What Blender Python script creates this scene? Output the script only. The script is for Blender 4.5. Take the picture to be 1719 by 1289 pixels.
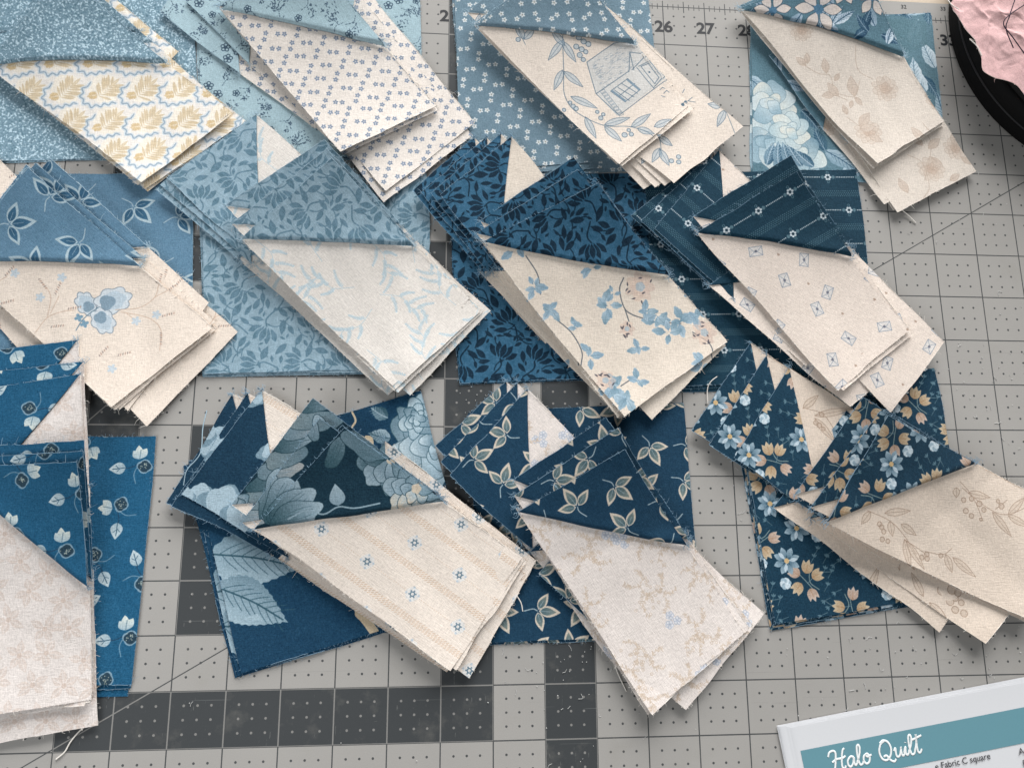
import bpy, math, random
import numpy as np
from mathutils import Matrix, Vector

# A quilter's cutting mat with twelve stacks of patchwork strips and squares.
# Lengths are worked out in inches (the mat's own grid) and stored in metres.
IN = 0.0254
scene = bpy.context.scene
for o in list(bpy.data.objects):
    bpy.data.objects.remove(o)

# ----------------------------------------------------------------- camera
cam_d = bpy.data.cameras.new('camera')
cam = bpy.data.objects.new('camera', cam_d)
scene.collection.objects.link(cam)
cam_d.sensor_width = 36.0
cam_d.lens = 36.0 * 1288.70 / 1719.0
cam_d.clip_start, cam_d.clip_end = 0.01, 20.0
cam.matrix_world = Matrix(((0.99675251, -0.01070623, -0.07981114, -1.87967 * IN),
                           (-0.00546986, 0.9798313, -0.1997516, 3.71486 * IN),
                           (0.08034004, 0.19953947, 0.97659074, 15.58901 * IN),
                           (0, 0, 0, 1)))
scene.camera = cam

# ----------------------------------------------------------------- room light
world = bpy.data.worlds.new('World')
scene.world = world
world.use_nodes = True
world.node_tree.nodes['Background'].inputs[0].default_value = (0.93, 0.97, 1.0, 1)
world.node_tree.nodes['Background'].inputs[1].default_value = 0.10


def area_light(name, loc, target, size, power, col):
    d = bpy.data.lights.new(name, 'AREA')
    d.shape = 'RECTANGLE'; d.size, d.size_y = size[0] * IN, size[1] * IN
    d.energy = power; d.color = col
    o = bpy.data.objects.new(name, d)
    scene.collection.objects.link(o)
    o.location = Vector(loc) * IN
    o.rotation_euler = (Vector(target) - Vector(loc)).to_track_quat('-Z', 'Y').to_euler()
    return o


area_light('window', (30, 136, 56), (0, 6, 0), (130, 84), 306, (1.0, 0.992, 0.98))
area_light('lower_left_fill', (-28, -18, 38), (-8, 1, 0), (34, 34), 8.0, (0.96, 0.985, 1.0))  # unseen fill lamp, added to brighten the lower left of the mat

scene.view_settings.view_transform = 'Standard'
scene.view_settings.look = 'None'
scene.view_settings.gamma = 1.0
scene.view_settings.use_curve_mapping = False
scene.view_settings.exposure = 0.0


# centres of the pieces whose print is placed by hand
CEN = {'fanleaf': (-9.162, 13.189), 'cottage': (1.083, 14.093), 'bouquet': (7.288, 13.822), 'bouquet_tri': (7.347, 14.474), 'taupe_rose': (7.347, 14.474), 'butterfly': (-9.288, 8.607), 'bluevine': (1.38, 8.688), 'peony': (-4.117, 3.976), 'peony_dark': (-4.504, 4.593), 'peony_tri': (-2.915, 3.618), 'lineleaf': (8.449, 4.095)}
# ----------------------------------------------------------------- printed cottons
# every print is drawn here, motif by motif, in inches, into an in-memory tile
SZ, PPI = 6.4, 120          # hand-placed prints; repeating prints use a smaller tile
TILE = 3.2
TAU = 2 * math.pi


def rotv(v, a):
    c, s = math.cos(a), math.sin(a)
    v = np.asarray(v, float)
    return np.stack([v[..., 0] * c - v[..., 1] * s, v[..., 0] * s + v[..., 1] * c], -1)


def spline(pts, n=10):
    P = np.asarray(pts, float)
    P = np.vstack([2 * P[0] - P[1], P, 2 * P[-1] - P[-2]])
    out = []
    for i in range(1, len(P) - 2):
        t = np.linspace(0, 1, n, endpoint=False)[:, None]
        a, b, c, d = P[i - 1], P[i], P[i + 1], P[i + 2]
        out.append(.5 * (2 * b + (c - a) * t + (2 * a - 5 * b + 4 * c - d) * t * t + (3 * b - a - 3 * c + d) * t ** 3))
    out.append(P[-2:-1])
    return np.vstack(out)


def leafp(c, ang, L, W, n=8, fat=.8, bend=0.):
    t = np.linspace(0, 1, n)
    w = W / 2 * np.sin(math.pi * t ** fat)
    m = bend * np.sin(math.pi * t)
    up = np.stack([t * L, m + w], -1)
    dn = np.stack([t * L, m - w], -1)[::-1][1:-1]
    return rotv(np.vstack([up, dn]), ang) + np.asarray(c)


def blobp(c, r, lobes=0, amp=0., rot=0., sq=1., n=28, seed=None):
    t = np.linspace(0, TAU, n, endpoint=False)
    k = 1 + (amp * np.abs(np.cos(lobes * t / 2)) if lobes else 0)
    if seed is not None:
        g = np.random.default_rng(seed)
        for h in (2, 3, 4):
            k = k + g.normal(0, .06) * np.cos(h * t + g.uniform(0, TAU))
    p = np.stack([np.cos(t) * r * k, np.sin(t) * r * k * sq], -1)
    return rotv(p, rot) + np.asarray(c)


def fnoise(seed, inch, size, ani=1.):
    g = np.random.default_rng(seed); NPX = int(round(size * PPI))
    f = np.fft.fftfreq(NPX) * PPI
    k = np.exp(-((f[:, None] * ani) ** 2 + (f[None, :]) ** 2) * (inch ** 2) * 5)
    a = np.fft.ifft2(np.fft.fft2(g.normal(size=(NPX, NPX))) * k).real
    return (a - a.mean()) / a.std()


class Cv:
    def __init__(s, bg, c=None):
        s.size = TILE if c is None else SZ
        c = (0, 0) if c is None else c
        s.N = NPX = int(round(s.size * PPI))
        s.a = np.empty((NPX, NPX, 3)); s.a[:] = np.array(bg, float)
        s.c = np.array(c, float)
        s.occ = np.zeros((NPX, NPX), bool)

    def _box(s, lo, hi, ss=2):
        i0 = np.floor(lo).astype(int) - 1
        NPX = s.N
        n = np.minimum(np.ceil(hi).astype(int) + 2 - i0, NPX)
        xs = (np.arange(n[0] * ss) + .5) / ss + i0[0]
        ys = (np.arange(n[1] * ss) + .5) / ss + i0[1]
        ix = np.ix_((np.arange(n[1]) + i0[1]) % NPX, (np.arange(n[0]) + i0[0]) % NPX)
        return xs, ys, ix, n

    def _px(s, P):
        return (np.asarray(P, float) - s.c + s.size / 2) * PPI

    def cov(s, P, ss=2):
        p = s._px(P)
        xs, ys, ix, n = s._box(p.min(0), p.max(0), ss)
        ins = np.zeros((len(ys), len(xs)), bool)
        q = np.roll(p, -1, 0)
        for (x0, y0), (x1, y1) in zip(p, q):
            if y0 == y1:
                continue
            r = (ys >= min(y0, y1)) & (ys < max(y0, y1))
            if r.any():
                xc = x0 + (ys[r] - y0) * (x1 - x0) / (y1 - y0)
                ins[r] ^= xs[None, :] < xc[:, None]
        return ins.reshape(n[1], ss, n[0], ss).mean((1, 3)), ix

    def put(s, m, ix, col, al):
        m = (m * al)[..., None]
        s.a[ix] = s.a[ix] * (1 - m) + np.array(col, float) * m

    def fill(s, P, col, al=1., ss=2):
        m, ix = s.cov(P, ss); s.put(m, ix, col, al)

    def grad(s, P, c0, c1, a, b):
        """a polygon whose dye runs from c0 at point a to c1 at point b"""
        m, ix = s.cov(P)
        A, B = s._px([a])[0], s._px([b])[0]
        p = s._px(P); i0 = np.floor(p.min(0)).astype(int) - 1
        xx = np.arange(m.shape[1]) + i0[0] + .5; yy = np.arange(m.shape[0]) + i0[1] + .5
        d = B - A
        t = np.clip(((xx[None] - A[0]) * d[0] + (yy[:, None] - A[1]) * d[1]) / (d @ d), 0, 1)[..., None]
        m = m[..., None]
        s.a[ix] = s.a[ix] * (1 - m) + (np.array(c0, float) * (1 - t) + np.array(c1, float) * t) * m

    def stroke(s, P, w, col, al=1.):
        p = s._px(P); h = w * PPI / 2
        for a, b in zip(p[:-1], p[1:]):
            xs, ys, ix, n = s._box(np.minimum(a, b) - h, np.maximum(a, b) + h, 1)
            d = b - a; L = max(d @ d, 1e-9)
            X, Y = xs[None, :] - a[0], ys[:, None] - a[1]
            t = np.clip((X * d[0] + Y * d[1]) / L, 0, 1)
            r = np.hypot(X - t * d[0], Y - t * d[1])
            s.put(np.clip(h - r + .5, 0, 1) * min(1, 2 * h + .2), ix, col, al)

    def line(s, P, w, col, al=1., n=8):
        s.stroke(spline(P, n) if len(P) > 2 else np.asarray(P, float), w, col, al)

    def outline(s, P, w, col, al=1.):
        s.stroke(np.vstack([P, P[:1]]), w, col, al)

    def disk(s, c, r, col, al=1.):
        s.stroke(np.array([c, c], float), 2 * r, col, al)

    def ring(s, c, r, w, col, al=1., n=14):
        s.outline(blobp(c, r, n=n), w, col, al)

    def try_fill(s, P, col, gap=1, al=1.):
        m, ix = s.cov(P)
        if (s.occ[ix] & (m > .2)).any():
            return False
        s.put(m, ix, col, al)
        o = s.occ[ix] | (m > .2)
        s.occ[ix] = o
        return True

    def grain(s, seed, amt=4.):
        s.a += fnoise(seed, .012, s.size)[..., None] * amt + fnoise(seed + 1, .3, s.size)[..., None] * 1.2


def lattice(cell, ext=None):
    """an even skewed lattice of about one point per `cell` square inches that repeats with the tile"""
    if ext:
        a, b = (cell ** .5, cell ** .5 * .25), (-cell ** .5 * .3, cell ** .5 * .95)
        return [(i, j, np.array(a) * i + np.array(b) * j) for i in range(-9, 10) for j in range(-9, 10)
                if np.abs(np.array(a) * i + np.array(b) * j).max() < ext]
    n = max(2, int(round(TILE * TILE / cell / 2)) * 2)
    best, bm = -1, 1
    for m in range(1, n):
        k = np.arange(1, n)
        d = np.stack([k / n, (k * m / n) % 1], -1); d = np.minimum(d, 1 - d)
        v = np.hypot(*d.T).min()
        if v > best + 1e-9:
            best, bm = v, m
    return [(k, (k * bm) // n, np.array((k / n, (k * bm / n) % 1)) * TILE - TILE / 2) for k in range(n)]


def flower5(cv, c, r, col, eye=None, rot=0., n=5, al=1.):
    cv.fill(blobp(c, r * .5, n, 1., rot, 1., 4 * n), col, al)
    if eye is not None:
        cv.disk(c, r * .26, eye)


def open_flower(cv, c, r, col, w=.013, rot=0., n=5):
    for k in range(n):
        a = rot + TAU * k / n
        cv.outline(blobp(np.asarray(c) + rotv((r * .62, 0), a), r * .36, n=9), w, col)
    cv.disk(c, r * .2, col)


def dash_spray(cv, c, ang, L, W, col, g, n=26, w=.013, al=1.):
    """a cluster of tiny tick marks"""
    for _ in range(n):
        t = g.uniform(0, 1); o = g.normal(0, W * (.25 + .75 * math.sin(math.pi * t)) / 2)
        q = np.asarray(c) + rotv((t * L, o), ang)
        d = rotv((.03, 0), ang + g.choice([-.7, .7]))
        cv.stroke(np.array([q, q + d]), w, col, al)


def sprig(cv, c, ang, L, col, n=6, lw=.07, w=.008, al=1., bend=.08):
    ax = spline([np.asarray(c), np.asarray(c) + rotv((L * .5, bend), ang), np.asarray(c) + rotv((L, 0), ang)], 8)
    cv.stroke(ax, w, col, al)
    for k in range(n):
        q = ax[int((k + 1.2) / (n + 1) * (len(ax) - 1))]
        for sd in (-1, 1):
            cv.fill(leafp(q, ang + sd * .75, lw * (1.15 - .5 * k / n), lw * .42, 5), col, al)
    cv.fill(leafp(ax[-1], ang, lw, lw * .42, 5), col, al)


# ---- the fabrics -----------------------------------------------------------
def f_speckle():
    cv = Cv((112, 152, 178))
    n = fnoise(1, .022, cv.size)
    cv.a += np.clip(n * 1.3 - .55, 0, 1)[..., None] * np.array([70, 62, 55])
    cv.a -= np.clip(-n - .8, 0, 1)[..., None] * np.array([22, 20, 18])
    cv.grain(2); return cv


def f_fanleaf():
    cv = Cv((236, 230, 223), CEN['fanleaf'])
    g = np.random.default_rng(3)
    gold, blue = (213, 194, 162), (146, 170, 192)
    o = np.array((-9.244, 13.138)); a = np.array((-8.470, 13.195)) - o; b = np.array((-9.104, 12.433)) - o
    for i in range(-6, 8):
        for j in range(-5, 7):
            c = o + a * i + b * j
            if abs(c - cv.c).max() > 3.3:
                continue
            cv.fill(blobp(c, .3, 6, .1), (247, 236, 215), .5)
            path = np.array([(-.30, .12), (-.36, .02), (-.46, -.02), (-.43, -.12), (-.50, -.2), (-.42, -.26), (-.42, -.36), (-.31, -.35), (-.25, -.44), (-.16, -.37), (-.06, -.41), (0, -.33), (.09, -.36), (.15, -.29), (.23, -.31)]) + c
            cv.line(path, .085, (190, 208, 222), .3, 2)
            cv.line(path, .026, blue, 1, 4)
            for base, an, L, cl in ((c + (-.15, -.22), .85, .62, gold), (c + (-.13, -.14), 3.4, .22, (216, 190, 146))):
                n = 7 if L > .3 else 4
                for k in range(n):
                    q = base + rotv((L * (.1 + .62 * k / n), 0), an)
                    for sd in (-1, 1):
                        a2 = an + sd * (1.0 - .05 * k) + g.normal(0, .06); l2 = L * (.56 - .3 * abs(k / n - .35)) * g.uniform(.9, 1.1)
                        cv.fill(leafp(q, a2, l2, .062, 6, 1.15), cl, .72)
                        cv.stroke(np.array([q, q + rotv((l2 * .9, 0), a2)]), .008, (188, 160, 118), .6)
                cv.fill(leafp(base + rotv((L * .5, 0), an), an, L * .55, .07, 6, 1.1), cl, .8)
                cv.stroke(np.array([base, base + rotv((L * .9, 0), an)]), .009, (240, 228, 205), .7)
    cv.grain(4, 2); return cv


def f_vinesketch():
    cv = Cv((158, 190, 204)); g = np.random.default_rng(5)
    col = (62, 88, 124)
    for i, j, q in lattice(1.3):
        q = q + g.normal(0, .05, 2)
        for k in range(3):
            open_flower(cv, q + rotv((.16, 0), 2.1 * k + i), .105, col, .02, g.uniform(0, 6))
        for k in range(4):
            an = 1.57 * k + .5 + g.normal(0, .2)
            c = q + rotv((.3, 0), an)
            P = spline([c, c + rotv((.15, .06), an), c + rotv((.34, -.03), an)], 6)
            for t in range(0, len(P) - 1, 2):
                cv.stroke(P[t:t + 2], .014, col)
            dash_spray(cv, c + rotv((.1, .1), an), an + .6, .3, .13, col, g, 22, .016)
        dash_spray(cv, q + (.55, .45), g.uniform(0, 6), .38, .2, col, g, 34, .016)
        open_flower(cv, q + (.55, -.02), .08, col, .018)
    cv.grain(6); return cv


def pair_flowers(bg, col, eye, cell, r, seed):
    cv = Cv(bg); g = np.random.default_rng(seed)
    for i, j, q in lattice(cell):
        q = q + g.normal(0, .012, 2)
        d = np.array((r * 1.15, 0)) if (i % 2) else np.array((r * .25, r * 1.15))
        for s in (-1, 1):
            flower5(cv, q + s * d, r, col, eye, g.uniform(0, 6))
    cv.grain(seed + 1); return cv


def f_ditsy():
    return pair_flowers((230, 221, 212), (122, 140, 168), (196, 198, 202), .1, .062, 7)


def f_daisypair():
    return pair_flowers((106, 140, 166), (214, 219, 220), (150, 150, 140), .14, .066, 9)


def f_cottage():
    cv = Cv((228, 215, 202), CEN['cottage']); g = np.random.default_rng(11)
    c1, c2 = (88, 116, 144), (160, 182, 198)

    def Lf(a, b, w=.16):
        a, b = np.array(a), np.array(b); d = b - a
        P = leafp(a, math.atan2(d[1], d[0]), np.hypot(*d), w, 9)
        cv.fill(P, c2, .45); cv.outline(P, .012, c1); cv.stroke(np.array([a, a + d * .85]), .009, c1)
    # cottage
    W = [(1.082, 14.175),(1.913, 14.839),(2.215, 14.748),(2.972, 13.964),(1.739, 12.914),(1.280, 13.439)]
    cv.fill(np.array(W), c2, .3)
    for P in ([(1.082, 14.175),(1.700, 14.660),(2.174, 14.776)], [(1.082, 14.175),(1.280, 13.439),(1.780, 12.930)], [(1.280, 13.439),(2.036, 14.011)], [(1.780, 12.930),(2.569, 13.586),(2.999, 13.935)],
              [(2.035, 13.995),(2.066, 14.466),(2.439, 14.454)], [(2.106, 14.044),(2.438, 14.423),(2.521, 14.412),(2.986, 13.950)], [(2.066, 14.466),(2.147, 14.046)], [(2.436, 14.362),(2.942, 13.903)],
              [(2.218, 14.110),(2.598, 13.617)], [(2.261, 14.142),(2.487, 14.274),(2.803, 13.896),(2.599, 13.647)], [(2.316, 14.144),(2.486, 14.228),(2.720, 13.892),(2.617, 13.737),(2.316, 14.144)],
              [(1.609, 13.513),(2.002, 13.829),(2.280, 13.573),(1.927, 13.260),(1.609, 13.513)], [(1.692, 13.546),(2.024, 13.294)], [(1.775, 13.609),(2.123, 13.387)], [(1.796, 13.402),(2.162, 13.717)], [(1.874, 13.703),(2.208, 13.480)]):
        cv.stroke(np.array(P, float), .016, c1)
    cv.stroke(np.array([(1.650, 13.515),(1.928, 13.290)]), .05, (120, 148, 172)); cv.stroke(np.array([(2.001, 13.799),(2.253, 13.571)]), .05, (120, 148, 172))
    cv.disk((2.505, 14.018), .025, c1)
    q0, q1, q2 = np.array((1.122, 14.147)), np.array((2.035, 14.769)), np.array((1.364, 13.502))
    for _ in range(120):
        s, t = g.uniform(.03, .97), g.uniform(.05, .95)
        q = q0 + (q1 - q0) * s + (q2 - q0) * t
        d = (q1 - q0) * .07
        cv.stroke(np.array([q, q + d * g.uniform(.5, 1.3)]), .008, c1, .55)
    for s in range(9):
        t = s / 8; q = q2 + (np.array((1.754, 12.958)) - q2) * t
        cv.outline(np.array([q, q + (.1, .05), q + (.13, 0), q + (.04, -.05)]), .01, c1, .8)
    for P in ([(2.735, 13.593),(2.792, 13.655),(2.846, 13.628)], [(2.813, 13.507),(2.886, 13.585),(2.939, 13.542)], [(2.756, 13.445),(2.837, 13.419)], [(3.173, 13.523),(3.219, 13.615)], [(3.215, 13.257),(3.388, 13.413)], [(3.301, 13.320),(3.451, 13.297)]):
        cv.stroke(np.array(P, float), .014, c1)
    cv.disk((3.242, 13.258), .04, c1)
    # wreath
    main = [(0.539, 14.997),(0.543, 14.511),(0.560, 13.941),(0.576, 13.378),(0.837, 12.978),(1.421, 12.682),(2.068, 12.650),(2.546, 12.407),(2.606, 11.903)]
    cv.line(main, .015, c1)
    for a, b in (((0.546, 14.663),(0.212, 14.178)), ((0.546, 14.632),(0.836, 14.164)), ((0.533, 13.969),(0.336, 13.485)), ((0.560, 13.941),(0.986, 13.588)), ((0.711, 13.354),(1.298, 13.086)), ((1.449, 12.697),(2.022, 12.882)),
                 ((1.023, 12.869),(1.251, 12.356)), ((1.447, 12.654),(1.813, 12.291)), ((2.041, 12.649),(2.489, 12.989)), ((2.176, 12.625),(2.550, 12.494)), ((2.558, 12.669),(2.948, 12.861)), ((2.574, 12.408),(2.862, 12.187)), ((2.575, 12.118),(2.385, 11.767)), ((2.573, 12.089),(2.758, 11.694)),
                 ((0.585, 14.543),(0.277, 14.892)), ((4.041, 13.203),(3.740, 13.264)), ((4.119, 13.117),(3.914, 12.695)), ((4.135, 13.147),(4.617, 12.871)), ((-0.325, 14.648),(-0.539, 15.062)), ((-0.325, 14.648),(-0.091, 14.934)), ((-1.378, 14.896),(-1.298, 15.357)), ((-0.567, 14.909),(-0.756, 15.234))):
        Lf(a, b)
    cv.line([(4.003, 13.500),(4.121, 13.147),(4.305, 12.534)], .012, c1)
    cv.line([(-0.290, 15.567),(-0.458, 14.945),(-0.299, 14.529)], .012, c1)
    for q, r in (((0.760, 13.121),.05), ((0.826, 13.066),.05), ((0.694, 13.207),.04), ((0.556, 13.025),.04), ((1.295, 12.998),.04), ((1.372, 12.855),.05), ((1.429, 12.945),.04), ((1.886, 12.453),.06), ((2.035, 12.474),.05), ((1.984, 12.573),.04), ((2.818, 11.811),.05), ((2.985, 11.917),.05), ((2.979, 11.788),.05), ((-0.460, 14.641),.05), ((0.768, 14.826),.07), ((0.904, 14.742),.06), ((1.011, 14.656),.06), ((0.844, 14.526),.06), ((0.966, 14.472),.06), ((1.120, 14.601),.06), ((1.060, 14.416),.05), ((0.922, 14.333),.06), ((1.001, 14.232),.05), ((3.432, 15.336),.05), ((2.079, 15.202),.06), ((2.112, 15.359),.05)):
        cv.fill(blobp(q, r, n=10), c2, .6); cv.ring(q, r, .014, c1)
    cv.grain(12, 3); return cv


def rose(cv, c, r, cols, line, seed, n=3):
    g = np.random.default_rng(abs(seed)); c = np.asarray(c, float)
    for ringi in range(n):
        rr = r * (1 - ringi / n * .85)
        m = (7 if line is None or n > 2 else 5) - ringi
        for k in range(m):
            a = TAU * k / m + ringi * .5 + g.normal(0, .1)
            q = c + rotv((rr * .55, 0), a)
            P = blobp(q, rr * .48, 3, .12, a, .8, 20, int(g.integers(1e6)))
            cv.grad(P, cols[(k + ringi) % len(cols)], cols[(k + ringi + 1) % len(cols)], q - rotv((rr * .3, 0), a), q + rotv((rr * .45, 0), a))
            if line is not None:
                cv.outline(P, .016, line, .8)
    cv.fill(blobp(c, r * .16), cols[0])


def big_leaf(cv, c, ang, L, W, c0, c1, vein, seed=0):
    P = leafp(c, ang, L, W, 14, .75)
    k = 1 + .05 * np.sin(np.arange(len(P)) * 2.1)
    P = (P - P.mean(0)) * k[:, None] + P.mean(0)
    cv.grad(P, c0, c1, np.asarray(c) + rotv((0, W / 2), ang), np.asarray(c) + rotv((0, -W / 2), ang))
    cv.line([np.asarray(c), np.asarray(c) + rotv((L * .5, W * .06), ang), np.asarray(c) + rotv((L * .95, 0), ang)], .022, vein, .8)
    for t in np.linspace(.15, .8, 6):
        q = np.asarray(c) + rotv((L * t, W * .05), ang)
        for sd in (-1, 1):
            e = q + rotv((L * .16, sd * W * .33 * math.sin(math.pi * t) ** .6), ang)
            cv.stroke(np.array([q, e]), .014, vein, .55)


def star_flower(cv, c, r, col, line, eye, seed, n=6):
    g = np.random.default_rng(abs(seed))
    for k in range(n):
        a = TAU * k / n + g.normal(0, .08)
        P = leafp(np.asarray(c) + rotv((r * .12, 0), a), a, r, r * .55, 8, 1.15)
        cv.grad(P, (196, 190, 188), col, c, np.asarray(c) + rotv((r, 0), a)); cv.outline(P, .014, line, .9)
    cv.fill(blobp(c, r * .2, 7, .3), eye)


def f_bouquet():
    cv = Cv((88, 132, 158), CEN['bouquet']); g = np.random.default_rng(14)
    pale, mid, deep, cream = (172, 200, 218), (118, 160, 188), (44, 92, 136), (226, 222, 208)
    for i, j, q in lattice(1., 3.4):
        q = q + cv.c + g.normal(0, .12, 2)
        big_leaf(cv, q, g.uniform(0, 6), .8, .36, pale, mid, deep, i * 7 + j)
        big_leaf(cv, q, g.uniform(0, 6), .6, .3, deep, (70, 116, 150), (130, 165, 190), i * 5 + j)
    # loose pale roses on the left of the square, a leaf on its right
    for c, r, cs in (((5.335, 12.589), .62, [(150, 186, 206), (206, 216, 216), (118, 160, 186)]), ((5.989, 12.217), .6, [(118, 160, 186), (168, 198, 212), (206, 216, 214)]), ((5.465, 13.565), .55, [(196, 212, 218), (140, 178, 200), (214, 216, 208)]), ((5.836, 12.906), .45, [(216, 218, 210), (176, 202, 212), (198, 212, 214)])):
        c = np.array(c)
        for k in range(7):
            a = TAU * k / 7 + r * 9; p0 = c + rotv((r * .5, 0), a)
            P = blobp(p0, r * .55, 3, .12, a, .8, 30, k + int(r * 100)); cv.grad(P, cs[k % 3], cs[(k + 1) % 3], c, p0 + rotv((r * .5, 0), a)); cv.outline(P, .012, (70, 112, 142), .5)
        for k in range(3):
            a = TAU * k / 3 + 1; P = blobp(c + rotv((r * .18, 0), a), r * .34, 3, .12, a, .75, 24, k); cv.grad(P, cs[(k + 1) % 3], cs[(k + 2) % 3], c, c + rotv((r * .4, 0), a)); cv.outline(P, .012, (70, 112, 142), .5)
    for q, a in (((9.253, 14.041), 2.0), ((9.050, 14.187), 1.6), ((9.216, 13.731), 2.6), ((9.552, 14.679), 1.9)):
        big_leaf(cv, q, a, .75, .34, pale, (206, 222, 232), (84, 130, 165), 3)
    cv.fill(np.array([(8.290, 15.966),(9.482, 15.951),(9.434, 15.307),(8.929, 15.043),(8.492, 15.100)]), (84, 128, 152), .9)
    for k in range(5):
        big_leaf(cv, np.array((5.213, 12.071)) + (k * .28, -.05), 1.2 + .3 * k, .6, .26, mid, deep, pale, k)
    cv.grain(15); return cv


def f_bouquet_tri():
    cv = Cv((80, 124, 152), CEN['bouquet_tri']); g = np.random.default_rng(16)
    pale, mid, deep = (168, 192, 214), (120, 156, 186), (34, 82, 128)
    for i, j, q in lattice(.6, 3.2):
        q = q + cv.c + g.normal(0, .1, 2)
        big_leaf(cv, q, g.uniform(0, 6), .62, .26, pale, mid, deep, i * 3 + j)
    for q, a in (((7.394, 15.122), .6), ((7.638, 15.372), 1.2), ((8.065, 15.236), -.4), ((7.747, 15.282), 2.2)):
        big_leaf(cv, q, a, .5, .22, deep, (24, 70, 118), mid, 4)
    for q, a in (((6.786, 15.327), 1.0), ((6.911, 15.412), .6), ((8.188, 15.005), 1.2), ((6.611, 15.318), 1.3)):
        big_leaf(cv, q, a, .6, .2, pale, (200, 216, 228), deep, 5)
    for c, r in (((6.547, 15.758), .5), ((7.861, 16.119), .42), ((7.139, 16.304), .4), ((5.485, 15.731), .4), ((6.159, 16.895), .45), ((7.515, 17.142), .4)):
        star_flower(cv, c, r, (216, 204, 194), (60, 80, 108), (70, 120, 165), int(c[0] * 77))
    cv.grain(17); return cv


def f_taupe_rose():
    cv = Cv((219, 208, 196), CEN['taupe_rose']); g = np.random.default_rng(18)
    t1, t2 = (201, 184, 169), (184, 165, 149)

    def soft(c, a, L, W):
        P = leafp(c, a, L, W, 10, .9)
        cv.grad(P, t1, (209, 195, 182), c, np.asarray(c) + rotv((L, 0), a)); cv.outline(P, .012, t2, .8); cv.stroke(np.array([c, np.asarray(c) + rotv((L * .8, 0), a)]), .01, t2, .7)
    for c, r in (((8.120, 13.958), .3), ((7.599, 12.828), .3), ((9.363, 13.737), .28), ((9.661, 12.609), .26), ((6.550, 13.010), .25), ((9.017, 12.063), .3), ((7.670, 15.692), .3), ((6.174, 15.295), .25)):
        for k in range(9):
            a = TAU * k / 9
            P = blobp(np.asarray(c) + rotv((r * .55, 0), a), r * .45, 3, .15, a, .8, 14, k)
            cv.fill(P, t1, .35); cv.outline(P, .012, t2, .55)
        for k in range(4):
            P = blobp(np.asarray(c) + rotv((r * .2, 0), k * 1.6), r * .3, 2, .2, k, .7, 12)
            cv.fill(P, (194, 173, 157), .45); cv.outline(P, .012, t2, .7)
    for P in ([(7.452, 14.968),(7.443, 14.576),(7.535, 14.333),(7.838, 14.177)], [(6.109, 14.511),(6.518, 14.253),(6.801, 14.205),(6.905, 13.781),(7.176, 13.610)], [(6.905, 13.781),(7.359, 13.725),(7.513, 14.115)], [(8.924, 13.108),(9.088, 12.662),(8.809, 11.761)], [(7.135, 13.184),(7.400, 12.970)], [(8.484, 12.414),(8.818, 12.204),(8.892, 11.617),(8.715, 11.319)]):
        cv.line(P, .014, t2, .8)
    for q, a, L in (((6.247, 14.441), 2.4, .3), ((6.280, 14.489), 1.6, .26), ((6.720, 14.263), 1.7, .36), ((6.905, 14.087), 1.0, .22), ((6.905, 13.781), 3.4, .34), ((6.970, 13.707), 2.2, .4), ((7.359, 13.725), 1.7, .5), ((7.372, 13.710), -.9, .25), ((7.291, 13.615), 4.4, .2), ((7.400, 12.970), .9, .45), ((7.392, 12.894), .2, .4), ((7.592, 12.753), -.5, .35), ((7.142, 13.260), 1.9, .25), ((8.871, 12.653), 2.2, .4), ((9.007, 12.584), .7, .4), ((9.052, 12.361), -.8, .35), ((9.670, 12.684), 1.6, .35), ((9.778, 12.388), -.6, .3), ((8.376, 11.453), 2., .4), ((9.412, 11.781), .6, .3), ((6.780, 12.424), 3., .3), ((5.916, 13.888), 2.6, .3)):
        soft(q, a, L, L * .5)
    cv.grain(19, 3); return cv


def leaf_trios(bg, out, inn, core, cell, size, seed, vein, aj=.5):
    cv = Cv(bg); g = np.random.default_rng(seed)
    for i, j, q in lattice(cell):
        q = q + cv.c + g.normal(0, .03, 2)
        a0 = (i * 2.2 + j * 1.3) + g.normal(0, aj * .3)
        st = q - rotv((size * .55, size * .1), a0)
        cv.line([st, q - rotv((size * .2, -.02), a0), q], .018, vein)
        for da, L in ((.08, 1.), (1.15, .85), (-1.15, .85)):
            a = a0 + da; p0 = q + rotv((.03, 0), a)
            L = L * size * .95
            P = leafp(p0, a, L, L * .5, 9, .8)
            cv.fill(P, out)
            I = leafp(p0 + rotv((L * .06, 0), a), a, L * .74, L * .34, 8, .75)
            cv.grad(I, inn, core, p0, p0 + rotv((L * .8, 0), a))
            cv.stroke(np.array([p0, p0 + rotv((L * .5, 0), a)]), .012, vein, .6)
    cv.grain(seed + 1); return cv


def f_bluetrio():
    return leaf_trios((88, 136, 176), (168, 194, 208), (44, 92, 140), (58, 112, 160), .98, .54, 20, (160, 188, 205))


def f_navytrio():
    return leaf_trios((22, 64, 108), (206, 194, 178), (66, 100, 122), (128, 138, 132), .68, .46, 22, (160, 180, 190))


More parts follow.
